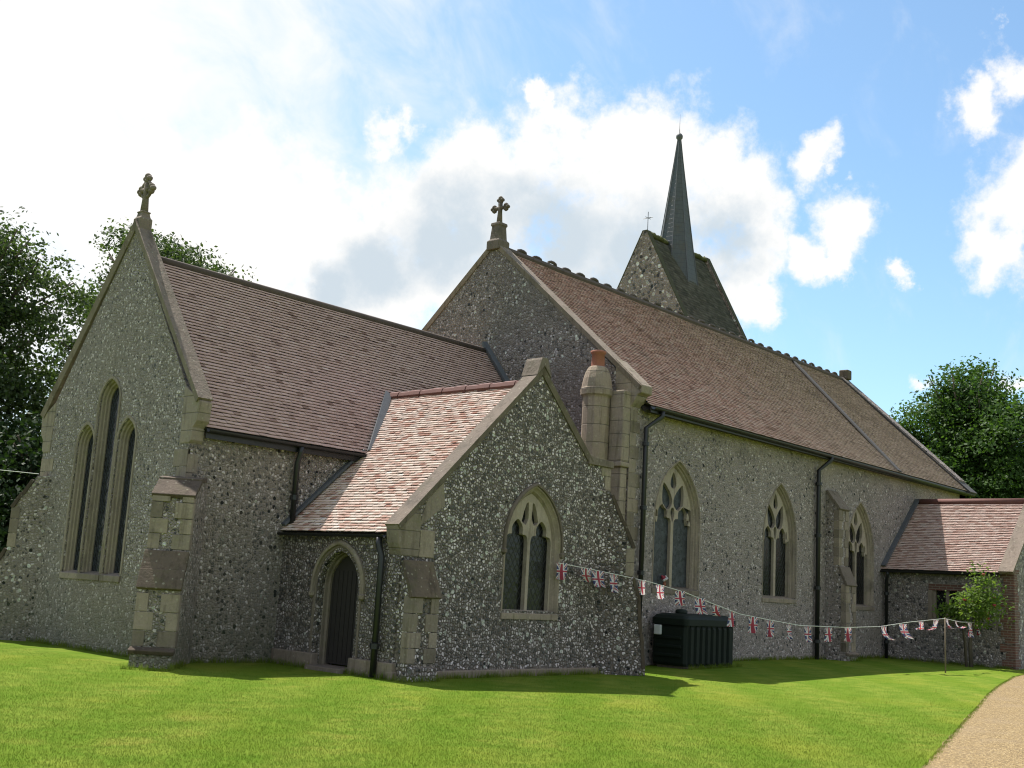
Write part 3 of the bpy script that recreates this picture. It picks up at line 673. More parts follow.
# ---- vestry
X1, X2, YV, XM = 2.24, 8.1, -3.23, 5.68
VW = (5.70, .69, 1.20, 2.44, 3.44); VD = (-1.68, .48, .12, 1.46, 2.04)
frV = frame((0, YV, 0), (1, 0, 0), (0, -1, 0)); frVE = frame((X1, 0, 0), (0, 1, 0), (-1, 0, 0))
g = MB()
g.prism([(X1, -.2), (X2, -.2), (X2, 4.22), (7.45, 4.22), (XM, 5.90), (X1, 2.62)], frV, -.28, 0, [arch(*VW, .14)])
g.prism([(YV+.28, -.2), (-.0, -.2), (-.0, 2.40), (YV+.28, 2.40)], frVE, -.45, 0, [[(p[0], p[1]) for p in arch(VD[0], VD[1], -.1, VD[3], VD[4], .05)]])
g.box((X2-.45, YV+.28, -.2), (X2, 0, 3.1))
tag(g.build('vestry_wall', FL_VE, church), 'vestry walls of large black and white flints')
window(church, frV, *VW, 'perp', GL, 'two light pointed window in the vestry gable', 1, [(.15, -.02), (.15, .012), (.11, .012), (.09, -.02), (.06, -.05), (.045, -.055), (0, -.13), (0, -.26)], tr_n=(-.235, -.11))
# door and its surround
mb = MB(); ring(mb, frVE, VD[0], VD[1], 0.0, VD[3], VD[4], [(.17, -.02), (.17, .014), (.12, .014), (.10, -.03), (.075, -.05), (.07, -.12), (.035, -.14), (.03, -.2), (0, -.22), (0, -.32)])
ds = mb.build('door_surround', ST, church)
hm = MB(); hood(hm, frVE, *VD[:2], 0, VD[3], VD[4], .16, .24, -.01, .06); hm.build('hood_mould', ST, ds)
mb = MB(); pr = arch(VD[0], VD[1]+.01, .10, VD[3], VD[4]); mb.prism(pr, frVE, -.30, -.26)
dr = mb.build('door', WOOD, church); tag(dr, 'dark pointed wooden vestry door')
mb = MB()
for q in np.linspace(-.42, .42, 8): mb.box((X1+.248, VD[0]+q-.008, .14), (X1+.262, VD[0]+q+.008, 1.75))
mb.build('plank_batten', WOOD, dr)
mb = MB(); mb.lathe((X1+.24, VD[0]-.34, 1.05), [(.03, -.02), (.04, 0), (.03, .02)], 10); mb.build('handle', IRON, dr)
mb = MB(); mb.box((X1-.22, VD[0]-.48, -.1), (X1+.3, VD[0]+.48, .075)); mb.build('doorstep', STB, church, bevel=.015)
mb = MB()
for a0, a1 in ((-.02, VD[0]+.49), (VD[0]-.49, YV-.05)): mb.box((X1-.07, min(a0, a1), -.15), (X1+.1, max(a0, a1), .27))
mb.box((X1-.076, YV-.08, -.15), (X2+.05, YV+.1, .13))
mb.build('plinth', STB, church, bevel=.02)
two_slopes('vestry_roof', T_VE, 'y', X1-.09, X2+.0, XM, 2.42, 5.60, YV+.24, 2.3, label='small vestry roof of bright mottled red and buff tiles',
           clip0=lambda a, s: np.where((YV+.24+a) > -.0, (2.42+s*.67) > 4.10+(YV+.24+a+.12)*1.283-.25, True), clip1=lambda a, s: (2.42+s*.67) > np.maximum(4.10+(YV+.24+a+.12)*1.283-.25, 3.4), gauge=.08, lift0=.028, thick=.012, tail=1.2, jit=.004)
# deck below the vestry tiles, ending on the chancel roof
mb = MB()
mb.add([(X1-.05, YV+.24, 2.40), (X1-.05, 0, 2.40), (3.9, 0, 3.94), (XM, 1.05, 5.54), (XM, YV+.24, 5.54), (7.75, YV+.24, 3.7), (7.75, -.2, 3.7)], [(0, 1, 2, 3, 4), (4, 3, 6, 5)])
mb.build('roof_deck', WOOD, church)
mb = MB()
for i in range(13):
    y = YV+.28+i*.34; mb.tube([(XM, y, 5.60), (XM, y+.33, 5.60)], .105+.012*(i % 2), 8)
vr = mb.build('ridge', REDR, church); tag(vr, 'dark red ridge tiles of the vestry roof')
coping('coping', STG, church, frV, [(X1-.15, 2.57), (XM, 5.93), (7.42, 4.27)][::-1], -.30, .06, .11, 'raking coping of the vestry gable')
mb = MB(); mb.prism([(XM-.22, 5.74), (XM, 5.95), (XM+.22, 5.74), (XM+.11, 6.06), (XM+.08, 6.11), (XM-.08, 6.11), (XM-.11, 6.06)], frV, -.34, .075)
mb.build('apex_stone', STG, church, bevel=.02)
mb = MB(); mb.prism([(7.28, 4.2), (8.14, 4.2), (8.14, 4.34), (7.5, 4.36), (7.28, 4.40)], frV, -.6, .05); mb.build('shoulder_stone', STG, church, bevel=.015)
mb = MB(); mb.prism([(X1, 2.05), (X1-.02, 2.12), (X1-.08, 2.26), (X1-.11, 2.42), (X1-.13, 2.56), (X1+.16, 2.82), (X1+.42, 2.86), (X1+.42, 2.05)], frV, -.28, .014)
mb.build('kneeler', STJ, church, bevel=.018)
mb = MB(); mb.prism([(X1+.43, 2.05), (X1+.78, 2.05), (X1+.78, 2.52), (X1+.43, 2.52)], frV, -.1, .012); mb.build('quoin', ST, church, bevel=.008)
mb = MB(); mb.prism([(2.62, 2.56), (3.22, 2.98), (3.16, 3.4), (2.78, 3.05)], frV, -.1, .011); mb.build('quoin', ST, church, bevel=.008)
buttress(church, (X1+.36, YV+.02, 0), (0, -1, 0), [(2.0, .0), (1.97, .06), (1.40, .30), (.24, .32), (.2, .38)], .66, FL_VE, 'low buttress of stone and flint beside the vestry door corner')
buttress(church, (X2-.02, YV+.02, 0), (1, -1, 0), [(3.7, .0), (3.62, .03), (2.60, .50), (1.95, .54), (1.52, .66), (.2, .8), (.16, .86)], .46, FL_VE, 'diagonal buttress with steep weatherings at the vestry corner beside the tank')
quoins('quoin', church, frV, X2, 3.1, 4.2, .3, .2, .012, -1)
gutter(church, (X1-.135, YV+.30, 2.385), (X1-.135, -.02, 2.385), .05)
pipe(church, [(X1-.135, YV+.42, 2.34), (X1-.135, YV+.42, 2.22), (X1-.12, YV+.34, 2.02), (X1-.12, YV+.34, 0.02)], .055, label='black downpipe beside the vestry door')
# lead valleys and flashings
def strip(name, pts, w, h, mat, parent, up):
    mb = MB(); up = Vector(up); rows = []
    P = [Vector(p) for p in pts]; t = (P[-1]-P[0]).normalized(); sd = t.cross(up).normalized()
    for p in P: rows.append([p-sd*w/2, p-sd*w/2+up*h, p+sd*w/2+up*h, p+sd*w/2])
    mb.loft(rows, closed=True); mb.f += [(3, 2, 1, 0), tuple(4*(len(P)-1)+i for i in range(4))]; mb.mi += [0, 0]
    return mb.build(name, mat, parent)
strip('lead_valley', [(4.10, -.15, 4.12), (XM-.1, 1.12, 5.66)], .17, .06, LEAD, church, (0, -.79, .61))
strip('lead_flashing', [(X1-.06, -.03, 2.52), (4.0, -.03, 4.16)], .16, .05, LEAD, church, (-.68, 0, .73))
strip('lead_flashing', [(LC-.03, .9, 5.56), (LC-.03, YC+.1, 7.90)], .17, .09, LEAD, church, (-.3, -.75, .58))
# ---- nave
YCN = (YN+YN2)/2
NW = [(12.50, .86, 1.84, 3.42, 4.76, 'north nave window nearest the vestry with grey panes', GLB), (17.66, .80, 1.78, 3.32, 4.74, 'middle north nave window with dark panes', GL), (22.80, .80, 1.70, 3.25, 4.68, 'north nave window nearest the porch', GL)]
frNn = frame((0, YN, 0), (1, 0, 0), (0, -1, 0)); frNE = frame((LC, 0, 0), (0, 1, 0), (-1, 0, 0)); frNW = frame((XE, 0, 0), (0, 1, 0), (1, 0, 0))
ZE, ZR = 6.02, 10.55
g = MB()
g.prism([(LC+.001, -.2), (XE-.001, -.2), (XE-.001, 6.15), (LC+.001, 6.15)], frNn, -.6, 0, [arch(c, h, z0-.05, s_, ap, .125) for c, h, z0, s_, ap, _, _ in NW])
g.box((LC+.6, YN2-.6, -.2), (XE, YN2, 6.15))
nvw = g.build('nave_wall', FL_NA, church); tag(nvw, 'weathered nave side wall of flint and pale render')
g = MB(); gp = [(YN, -.2), (YN2, -.2), (YN2, 6.45), (YCN, 10.68), (YN, 6.45)]
g.prism([(YN+.003, -.2), (YN2, -.2), (YN2, 6.45), (YCN, 10.68), (YN+.003, 6.45)], frNE, -.33, 0)
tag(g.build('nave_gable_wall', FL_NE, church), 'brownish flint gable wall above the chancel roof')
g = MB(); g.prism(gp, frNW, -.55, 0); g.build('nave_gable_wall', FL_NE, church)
for c, h, z0, s_, ap, lab, gl in NW:
    window(church, frNn, c, h, z0, s_, ap, 'flow', gl, lab, 0, mat=STN)
two_slopes('nave_roof', T_NA, 'x', YN-.28, YN2+.28, YCN, ZE, ZR, LC+.36, XE-.2, label='long nave roof of red and brown clay tiles', gauge=.095, lift0=.030, jit=.003, tail=1.12, thick=.012,
           sag=lambda a, s: -.05*np.sin(np.clip(a/21, 0, 1)*3.14)*np.sin(np.clip(s/6.5, 0, 1)*3.14)+.012*np.sin(a*1.9)*np.sin(s*1.3))
def half(y0, z0, y, ): return z0
coping('coping', STG, church, frNE, [(YN-.30, 6.42), (YCN, 10.74), (YN2+.30, 6.42)][::-1], -.34, .06, .12, 'raking coping of the east nave gable')
coping('coping', DKS, church, frNW, [(YN-.42, 6.0), (YCN, 10.66), (YN2+.42, 6.0)][::-1], -.62, .10, .16, 'broad dark coping of the west nave gable')
k = MB()
for y0, sg in ((YN, -1), (YN2, 1)):
    k = MB(); k.prism([(y0, 5.95), (y0+sg*.12, 6.1), (y0+sg*.18, 6.22), (y0+sg*.30, 6.26), (y0+sg*.31, 6.44), (y0-sg*.5, 7.15), (y0-sg*.42, 5.95)], frNE, -.42, .012); k.build('kneeler', STJ, church, bevel=.018)
mb = MB(); mb.box((XE-.35, YCN-.2, 10.6), (XE+.02, YCN+.2, 11.0)); mb.build('apex_stone', STD, church, bevel=.05)
stone_cross('gable_cross', (LC+.12, YCN, 10.72), .66, .42, STG, church, label='small stone cross on a stepped block above the nave gable', pedw=.25, pedh=.52)
mb = MB(); n = int((XE-LC-1.1)/.33)
for i in range(n):
    x = LC+.5+i*.33; mb.tube([(x, YCN, ZR+.015), (x+.325, YCN, ZR+.015)], .115, 8)
nr_ = mb.build('ridge', DKR, church); tag(nr_, 'crested ridge tiles of the nave roof')
for x in np.arange(LC+1.1, XE-.6, .66):     # loops along the ridge
    c = MB(); hh = random.uniform(.85, 1.1); c.tube([(x-.17, YCN, ZR+.09), (x-.15, YCN, ZR+.15*hh), (x-.06, YCN, ZR+.175*hh), (x+.06, YCN, ZR+.175*hh), (x+.15, YCN, ZR+.15*hh), (x+.17, YCN, ZR+.09)], .045, 6)
    c.build('ridge_crest', DKR, nr_)
SLN = Vector((0, YCN-YN+.28, ZR-ZE)).normalized()
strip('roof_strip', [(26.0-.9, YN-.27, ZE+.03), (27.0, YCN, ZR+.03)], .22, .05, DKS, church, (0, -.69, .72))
gutter(church, (LC+.42, YN-.36, 5.98), (XE-.1, YN-.36, 5.92), .065)
mb = MB(); mb.box((LC+.4, YN-.30, 5.86), (XE-.2, YN-.275, 6.0)); mb.build('fascia', IRON, church)
pipe(church, [(11.15, YN-.36, 5.92), (11.15, YN-.36, 5.80), (10.85, YN-.12, 5.50), (10.85, YN-.12, .12)], .06, label='black downpipe near the chimney')
pipe(church, [(20.0, YN-.36, 5.92), (20.0, YN-.36, 5.82), (19.72, YN-.11, 5.5), (19.72, YN-.11, .1)], .065, label='black downpipe between the two farther nave windows')
buttress(church, (20.72, YN+.02, 0), (0, -1, 0), [(5.0, .0), (4.98, .04), (4.45, .42), (2.75, .44), (2.25, .66), (.3, .68), (.26, .75)], .62, FL_NA, 'stepped stone buttress of the nave wall', capmat=STG)
quoins('quoin', church, frNn, LC+.002, .1, 5.95, .42, .28, .012, 1)
# chimney and the stone pier beside it
mb = MB(); CXY = (9.90, -1.38, 0)
mb.lathe(CXY, [(.325, -.1), (.325, 6.10), (.34, 6.13), (.385, 6.17), (.395, 6.30), (.37, 6.34), (.355, 6.44), (.335, 6.56), (.29, 6.72), (.23, 6.83), (.18, 6.86)], 12)
ch = mb.build('chimney', STC, church); tag(ch, 'round stone chimney shaft against the nave gable')
mb = MB(); mb.lathe(CXY, [(.17, 6.83), (.165, 6.86), (.15, 7.15), (.185, 7.18), (.19, 7.23), (.16, 7.24), (.13, 7.23), (.12, 7.0)], 16); cpp = mb.build('chimney_pot', TERRA, ch, smooth=True)
mb = MB(); mb.box((10.06, YN-.008, 4.62), (LC-.002, -1.66, 6.30)); mb.box((10.10, YN+.03, -.1), (LC-.002, -1.62, 4.5)); mb.box((10.02, YN-.03, 4.5), (LC-.002, -1.60, 4.62))
tag(mb.build('pier', STJ, church, bevel=.03), 'stone corner pier beside the chimney')
# ---- porch
X3, XP, YP = 24.54, 27.13, -6.05
PW = (-4.05, 1.42, 2.28)
frP = frame((X3, 0, 0), (0, 1, 0), (-1, 0, 0)); frPG = frame((0, YP, 0), (1, 0, 0), (0, -1, 0))
g = MB(); g.prism([(YP+.35, -.2), (YN, -.2), (YN, 2.95), (YP+.35, 2.95)], frP, -.35, 0, [[(PW[0]-.56, PW[1]), (PW[0]+.56, PW[1]), (PW[0]+.56, PW[2]), (PW[0]-.56, PW[2])]])
g.box((29.4, YP+.35, -.2), (29.75, YN, 2.95)); g.prism([(X3, -.2), (26.2, -.2), (26.2, 2.2), (28.1, 2.2), (28.1, -.2), (29.75, -.2), (29.75, 3.1), (XP, 5.45), (X3, 3.1)], frPG, -.35, 0)
tag(g.build('porch_wall', FL_PO, church), 'porch walls of dark flint with brick corners')
mb = MB(); y0, z0, z1 = PW
mb.box((X3-.012, y0-.56, z1), (X3+.2, y0+.56, z1+.2))
pw = mb.build('window', BRK, church); tag(pw, 'small square porch window framed in brick')
mb = MB(); mb.box((X3+.16, y0-.45, z0), (X3+.18, y0+.45, z1)); mb.build('glazing', GL, pw)
mb = MB(); mb.box((X3+.06, y0-.05, z0), (X3+.15, y0+.05, z1)); mb.box((X3+.06, y0+.36, z0), (X3+.15, y0+.44, z1)); mb.box((X3+.06, y0-.44, z0), (X3+.15, y0-.36, z1)); mb.build('mullion', ST, pw)
for q in (.44, -.58):
    mb = MB(); mb.box((X3-.010, y0+q, z0-.1), (X3+.2, y0+q+.14, z1-.002)); mb.build('jamb', ST, pw, bevel=.008)
mb = MB(); mb.box((X3-.03, y0-.62, z0-.12), (X3+.2, y0+.62, z0)); mb.build('sill', ST, pw, bevel=.01)
quoins('brick_quoin', church, frP, YP, -.05, 2.9, .42, .3, .014, 1, .225, BRK); quoins('brick_quoin', church, frPG, X3, -.05, 3.0, .42, .3, .014, 1, .225, BRK)
two_slopes('porch_roof', T_PO, 'y', X3-.24, 29.75+.24, XP, 2.86, 5.22, YP+.30, YN, label='porch roof of pale pink red tiles', gauge=.09, lift0=.034, thick=.011, tail=1.15, jit=.003)
mb = MB(); mb.tube([(XP, YP+.3, 5.25), (XP, YN, 5.25)], .11, 8); mb.build('ridge', REDR, church, smooth=True)
coping('coping', STG, church, frPG, [(X3-.30, 2.92), (XP, 5.50), (29.75+.30, 2.92)][::-1], -.36, .08, .12, 'coping of the porch gable')
strip('lead_flashing', [(X3-.22, YN-.05, 2.95), (XP-.05, YN-.05, 5.30)], .2, .06, LEAD, church, (-.67, 0, .74))
gutter(church, (X3-.31, YP+.4, 2.82), (X3-.31, YN-.02, 2.82), .055)
pipe(church, [(X3-.31, YN-.25, 2.78), (X3-.31, YN-.25, 2.7), (X3-.14, YN-.14, 2.5), (X3-.14, YN-.14, .1)], .05, label='black downpipe in the corner of nave and porch')
# ---- tower
TX0, TX1, TYC, THW, TZ, TR_ = 29.06, 34.3, 11.0, 2.62, 12.6, 17.45
frT = frame((TX0, 0, 0), (0, 1, 0), (-1, 0, 0)); frT2 = frame((TX1, 0, 0), (0, 1, 0), (1, 0, 0))
g = MB(); gp = [(TYC-THW, -.2), (TYC+THW, -.2), (TYC+THW, TZ+.1), (TYC+.1, 17.62), (TYC-.1, 17.62), (TYC-THW, TZ+.1)]
g.prism(gp, frT, -.3, 0); g.prism(gp, frT2, -.3, 0)
g.box((TX0+.3, TYC-THW, -.2), (TX1-.3, TYC-THW+.6, TZ)); g.box((TX0+.3, TYC+THW-.6, -.2), (TX1-.3, TYC+THW, TZ))
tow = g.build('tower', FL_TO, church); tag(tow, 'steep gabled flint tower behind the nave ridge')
for sg in (-1, 1):
    e = TYC+sg*(THW+.02); d = -sg*(THW+.02)
    roof_tiles('tower_roof', T_SL, tow, (TX0+.24, e, TZ-.05), (1, 0, 0), (0, d, TR_-TZ+.05), TX1-TX0-.48, math.hypot(d, TR_-TZ+.05), gauge=.16, tw=.25)
    slab('roof_deck', WOOD, tow, [(TX0+.24, e, TZ-.07), (TX1-.24, e, TZ-.07), (TX1-.24, TYC, TR_-.02), (TX0+.24, TYC, TR_-.02)])
for f_, nm in ((frT, 0), (frT2, 1)):
    coping('coping', MOSSD, tow, f_, [(TYC-THW-.1, TZ-.05), (TYC-.12, 17.62), (TYC+.12, 17.62), (TYC+THW+.1, TZ-.05)][::-1], -.27, .02, .07)
mb = MB()
for x in np.arange(TX0+.3, TX1-.25, .17):
    mb.lathe((x+random.uniform(-.04, .04), TYC+random.uniform(-.05, .05), TR_-.05), [(.16, 0), (.19*random.uniform(.8, 1.2), .1), (.13, .2*random.uniform(.7, 1.3)), (.03, .26)], 7)
mb.build('moss_ridge', MOSS, tow, smooth=True)
mb = MB(); sx = 31.55
mb.lathe((sx, TYC, 0), [(1.30, 14.2), (.80, 17.4), (.45, 19.9), (.22, 21.6), (.08, 22.72)], 8, rot=math.pi/8)
spi = mb.build('spire', SPIR, tow); tag(spi, 'slender eight sided spire of blue grey shingles')
mb = MB(); mb.lathe((sx, TYC, 0), [(.09, 22.68), (.10, 22.74), (.16, 22.82), (.165, 22.92), (.10, 23.02), (.03, 23.06), (.012, 23.3), (.006, 24.0)], 10); mb.build('finial', LEAD, tow, smooth=True)
for sd in range(8):
    a = math.pi/8+sd*math.pi/4
    P_ = [(sx+math.cos(a)*r*1.012, TYC+math.sin(a)*r*1.012, z) for r, z in [(1.30, 14.2), (.80, 17.4), (.45, 19.9), (.22, 21.6), (.08, 22.72)]]
    mb = MB(); mb.tube(P_, .022, 6); mb.build('hip_roll', LEAD, tow)
for xx, zz, hh in ((TX0+.2, 17.68, .85),):
    mb = MB(); mb.tube([(xx, TYC, zz), (xx, TYC, zz+hh)], .016, 6); mb.tube([(xx, TYC-.26, zz+hh*.66), (xx, TYC+.26, zz+hh*.66)], .014, 6)
    mb.tube([(xx-.2, TYC, zz+hh*.66), (xx+.2, TYC, zz+hh*.66)], .012, 6); mb.build('iron_cross', IRON, tow)

# ------------------------------------------------------------------ oil tank
tx, ty, tz = 11.36, -3.10, float(gz(11.5, -3.1))
tank = empty('oil_tank', (tx, ty, tz), 'dark green ribbed plastic oil tank against the nave wall under the first window', 'oil tank')
L_, D_, H_ = 2.15, .9, 1.13
mb = MB()
rx = []
nrib = 8
prof = []
for i in range(nrib):
    x0 = .12+i*(L_-.24)/nrib; w = (L_-.24)/nrib
    prof += [(x0+w*.12, .0), (x0+w*.22, -.05), (x0+w*.66, -.05), (x0+w*.76, .0)]
loop = [(0, .05), (.05, 0)]+prof+[(L_-.05, 0), (L_, .05), (L_, D_-.05), (L_-.05, D_), (.05, D_), (0, D_-.05)]
zs = [.06, .12, H_-.24, H_-.14]
rows = [[(x+(.0 if k in (1, 2) else (.03 if x < L_/2 else -.03)), (max(y, 0) if k in (0, 3) else y), z) for x, y in loop] for k, z in enumerate(zs)]
mb.loft(rows, closed=True); n = len(loop)
mb.f += [tuple(range(n-1, -1, -1)), tuple(3*n+i for i in range(n))]; mb.mi += [0, 0]
mb.build('tank_body', TANKM, tank)
mb = MB()
for z in (.25, .45, .65): mb.box((-.035, .1, z), (.02, D_-.1, z+.07))
mb.build('end_rib', TANKM, tank, bevel=.015)
mb = MB()
def rr(x0, y0, x1, y1, r, z): 
    o = []
    for cx_, cy_, a0 in ((x1-r, y1-r, 0), (x0+r, y1-r, 90), (x0+r, y0+r, 180), (x1-r, y0+r, 270)):
        for k_ in range(5): a = R(a0+k_*22.5); o.append((cx_+r*math.cos(a), cy_+r*math.sin(a), z))
    return o
mb.loft([rr(-.04, -.06, L_+.04, D_+.04, .12, H_-.16), rr(-.04, -.06, L_+.04, D_+.04, .12, H_-.02), rr(.02, 0, L_-.02, D_-.02, .12, H_+.05), rr(.12, .1, L_-.12, D_-.1, .14, H_+.085), rr(.3, .2, L_-.3, D_-.2, .16, H_+.095)], closed=True)
mb.f += [tuple(range(19, -1, -1)), tuple(80+i for i in range(20))]; mb.mi += [0, 0]
mb.build('lid', TANKM, tank)
mb = MB(); mb.lathe((.5, D_/2, H_+.06), [(.14, 0), (.14, .1), (.1, .13), (.02, .14)], 14); mb.build('filler_cap', TANKM, tank, smooth=True)
mb = MB(); mb.box((-.10, .62, H_-.40), (-.02, .80, H_-.18)); mb.build('gauge', TANKW, tank, bevel=.015)
mb = MB(); mb.box((.1, .1, -.05), (L_-.1, D_-.1, .06)); mb.build('base_slab', STB, tank)

# ------------------------------------------------------------------ flags on the bunting
def flagmats():
    out_ = []
    for nm, c in (('flag white', (.74, .70, .71)), ('flag red', (.42, .06, .09)), ('flag blue', (.07, .075, .18))):
        mt, nb, bs = newmat(nm); t = nb.n('ShaderNodeBsdfTranslucent', {'Color': (*c, 1)})
        bs.inputs['Base Color'].default_value = (*c, 1); bs.inputs['Roughness'].default_value = .8
        mx = nb.n('ShaderNodeMixShader', {0: .35, 1: bs.outputs[0], 2: t.outputs[0]})
        lk(nb, mx.outputs[0], nb.t.nodes['Material Output'].inputs[0]); out_.append(mt)
    return out_
FLM = flagmats()
def flagmesh(seed, w=.30, h=.40, blow=0., curl=.05):
    r = random.Random(seed); nu, nv = 30, 40; V_, Q_, M_ = [], [], []
    ph, ph2 = r.uniform(0, 6), r.uniform(0, 6)
    for j in range(nv+1):
        for i in range(nu+1):
            u, v = i/nu-.5, j/nv
            x = u*w*(1-.16*v*abs(math.sin(ph))); z = -v*h
            y = curl*v*math.sin(u*7+ph+v*2.5)+.03*v*math.sin(u*15+ph2)
            if blow:
                a = blow*v; z = -h*v*math.cos(a)*(1-.05*v); x += h*v*.9*math.sin(a)*.9; y += h*v*.55*math.sin(a)*math.sin(ph)
            V_.append((x, y, z))
    for j in range(nv):
        for i in range(nu):
            # the flag hangs turned a quarter, so its fly runs down the cloth
            X = (j+.5)/nv*2-1; Y = (i+.5)/nu*2-1; X2 = X*2; 
            px, py = X*60/2, Y*30/2
            if abs(py) < 2.7 or abs(px) < 2.7: c = 1
            elif abs(py) < 6 or abs(px) < 6: c = 0
            else:
                s = px*py > 0; d = (abs(px)*.5-abs(py))/math.sqrt(1.25)
                side = 1 if px*(1 if s else 1) > 0 else -1
                dd = d*side*(1 if s else -1)
                if -2. < dd < 0: c = 1
                elif abs(d) < 3.3: c = 0
                else: c = 2
            a = j*(nu+1)+i; Q_.append((a, a+1, a+nu+2, a+nu+1)); M_.append(c)
    o = fastmesh('flag', V_, Q_, FLM, mi=M_, smooth=True)
    COL.objects.unlink(o); return o.data, o
BP = [(6.39, -3.307, 2.145), (7.068, -3.455, 2.086), (7.823, -3.621, 2.009), (8.802, -3.836, 1.897), (9.773, -4.049, 1.735), (10.731, -4.259, 1.5), (11.477, -4.422, 1.332), (12.441, -4.634, 1.231), (13.448, -4.855, 1.137), (15.155, -5.229, 1.137), (16.368, -5.495, 1.192), (17.564, -5.757, 1.336), (19.041, -6.081, 1.468), (21.432, -5.59, 1.384), (24.323, -5.064, 1.379)]
cordpts = [Vector(p) for p in BP]
bunt = empty('bunting', cordpts[0], 'string of small Union Jack flags sagging from the vestry gable to the stake and bush', 'bunting')
mb = MB(); o0 = cordpts[0]
dn = []
for a, c in zip(cordpts[:-1], cordpts[1:]):
    for t in np.linspace(0, 1, 5, endpoint=False): dn.append(a.lerp(c, t)-o0)
dn.append(cordpts[-1]-o0); mb.tube(dn, .007, 6); mb.build('cord', CORD, bunt)
FLAGS = [(6.488, -3.328, 2.151, -0.37, 0, 0.81), (7.093, -3.461, 2.088, -0.28, 0.5, 0.82), (7.403, -3.529, 2.046, -0.48, 0.2, 0.85), (7.823, -3.621, 1.999, 0.03, 0, 0.9), (8.58, -3.787, 1.927, -0.06, 0.3, 0.83), (9.083, -3.897, 1.849, -0.19, 0.4, 0.83), (9.656, -4.023, 1.751, -0.41, 0.2, 0.81), (10.246, -4.152, 1.629, -0.39, 0.2, 0.91), (10.731, -4.259, 1.5, -0.02, 0.8, 0.9), (11.226, -4.367, 1.378, -0.04, 0, 0.82), (11.89, -4.513, 1.28, -0.33, 0, 0.88), (12.441, -4.634, 1.22, -0.08, 0, 0.9), (13.074, -4.773, 1.149, 0.01, 0, 0.81), (13.724, -4.915, 1.122, -0.15, 0, 0.88), (14.465, -5.077, 1.118, -0.21, 0, 0.82), (15.155, -5.229, 1.13, -0.23, 0, 0.81), (16.524, -5.529, 1.197, 0.04, 0.7, 1.1), (17.279, -5.695, 1.278, -0.19, 0.4, 1.02), (18.019, -5.857, 1.361, 0.03, 1.1, 1.06), (18.652, -5.996, 1.418, 0.01, -0.9, 1.1), (19.593, -5.924, 1.455, 0.18, 0.9, 1.04), (20.847, -5.696, 1.408, 0.24, 1.2, 1.04), (22.983, -5.308, 1.361, -0.02, 0.0, 1.02), (24.149, -5.096, 1.364, 0.37, 0.3, 0.98)]
cache = {}
for i, (x, y, z, hd, blow, sz) in enumerate(FLAGS):
    key = (i % 5, blow)
    if key not in cache: cache[key] = flagmesh(i+3, blow=blow)
    o = bpy.data.objects.new('flag', cache[key][0]); COL.objects.link(o); o.parent = bunt
    o.location = Vector((x, y, z))-o0; o.rotation_euler = (0, 0, hd); o.scale = (sz, sz, sz)
# stake
sk = BP[12]
mb = MB(); zb = float(gz(sk[0], sk[1])); mb.tube([(0, 0, -.2), (.01, 0, .6), (.03, .01, sk[2]-zb+.03)], [.022, .018, .015], 8)
st_ = mb.build('stake', STK, smooth=True); st_.location = (sk[0], sk[1], zb); tag(st_, 'thin wooden stake in the lawn holding up the flag string', 'stake')
# small vase of flowers on the first nave window sill
vs = empty('flower_vase', (12.25, YN+.16, 1.86), 'small bunch of red and white flowers low in the window above the tank', 'flowers')
mb = MB(); mb.lathe((0, 0, 0), [(.03, 0), (.045, .05), (.025, .1), (.03, .12)], 10); mb.build('vase', TERRA, vs, smooth=True)
for kk, (mt_, nn_) in enumerate(((FLM[1], 6), (FLM[0], 6))):
    mb = MB()
    for i in range(nn_): mb.lathe((random.uniform(-.08, .08), random.uniform(-.05, .04), .13+random.uniform(0, .10)), [(.005, -.03), (.03, -.01), (.03, .015), (.01, .03)], 7)
    mb.build('blossom', mt_, vs, smooth=True)

# ------------------------------------------------------------------ overhead cable
mb = MB(); A, B_ = Vector((-.02, 5.36, 3.36)), Vector((-7.0, 19.0, 4.6))
mb.tube([A.lerp(B_, t)-A-Vector((0, 0, 1.2*t*(1-t)*.35)) for t in np.linspace(0, 1, 16)], .007, 6)
cb = mb.build('overhead_cable', CORD); cb.location = A; tag(cb, 'thin pale cable running from the chancel corner to the trees', 'cable')

# ------------------------------------------------------------------ trees
def leafmat(name, c0, c1, tr=.45):
    mt, nb, bs = newmat(name); t = nb.n('ShaderNodeAttribute', attribute_name='tint').outputs['Fac']
    c = nb.mix(t, c0, c1); lk(nb, c, bs.inputs['Base Color']); bs.inputs['Roughness'].default_value = .6
    bs.inputs['Specular IOR Level'].default_value = .15
    tl = nb.n('ShaderNodeBsdfTranslucent', {'Color': nb.mix(1, c, (1.5, 1.7, .7), 'MULTIPLY')})
    mx = nb.n('ShaderNodeMixShader', {0: tr, 1: bs.outputs[0], 2: tl.outputs[0]})
    lk(nb, mx.outputs[0], nb.t.nodes['Material Output'].inputs[0]); return mt
LF1 = leafmat('sycamore leaves', (.028, .048, .018), (.07, .098, .04), .34)
LF2 = leafmat('chestnut leaves', (.026, .056, .014), (.072, .125, .03), .32)
LF3 = leafmat('dark yew leaves', (.012, .026, .01), (.03, .055, .016), .2)
LF4 = leafmat('rose leaves', (.06, .11, .022), (.15, .20, .05))
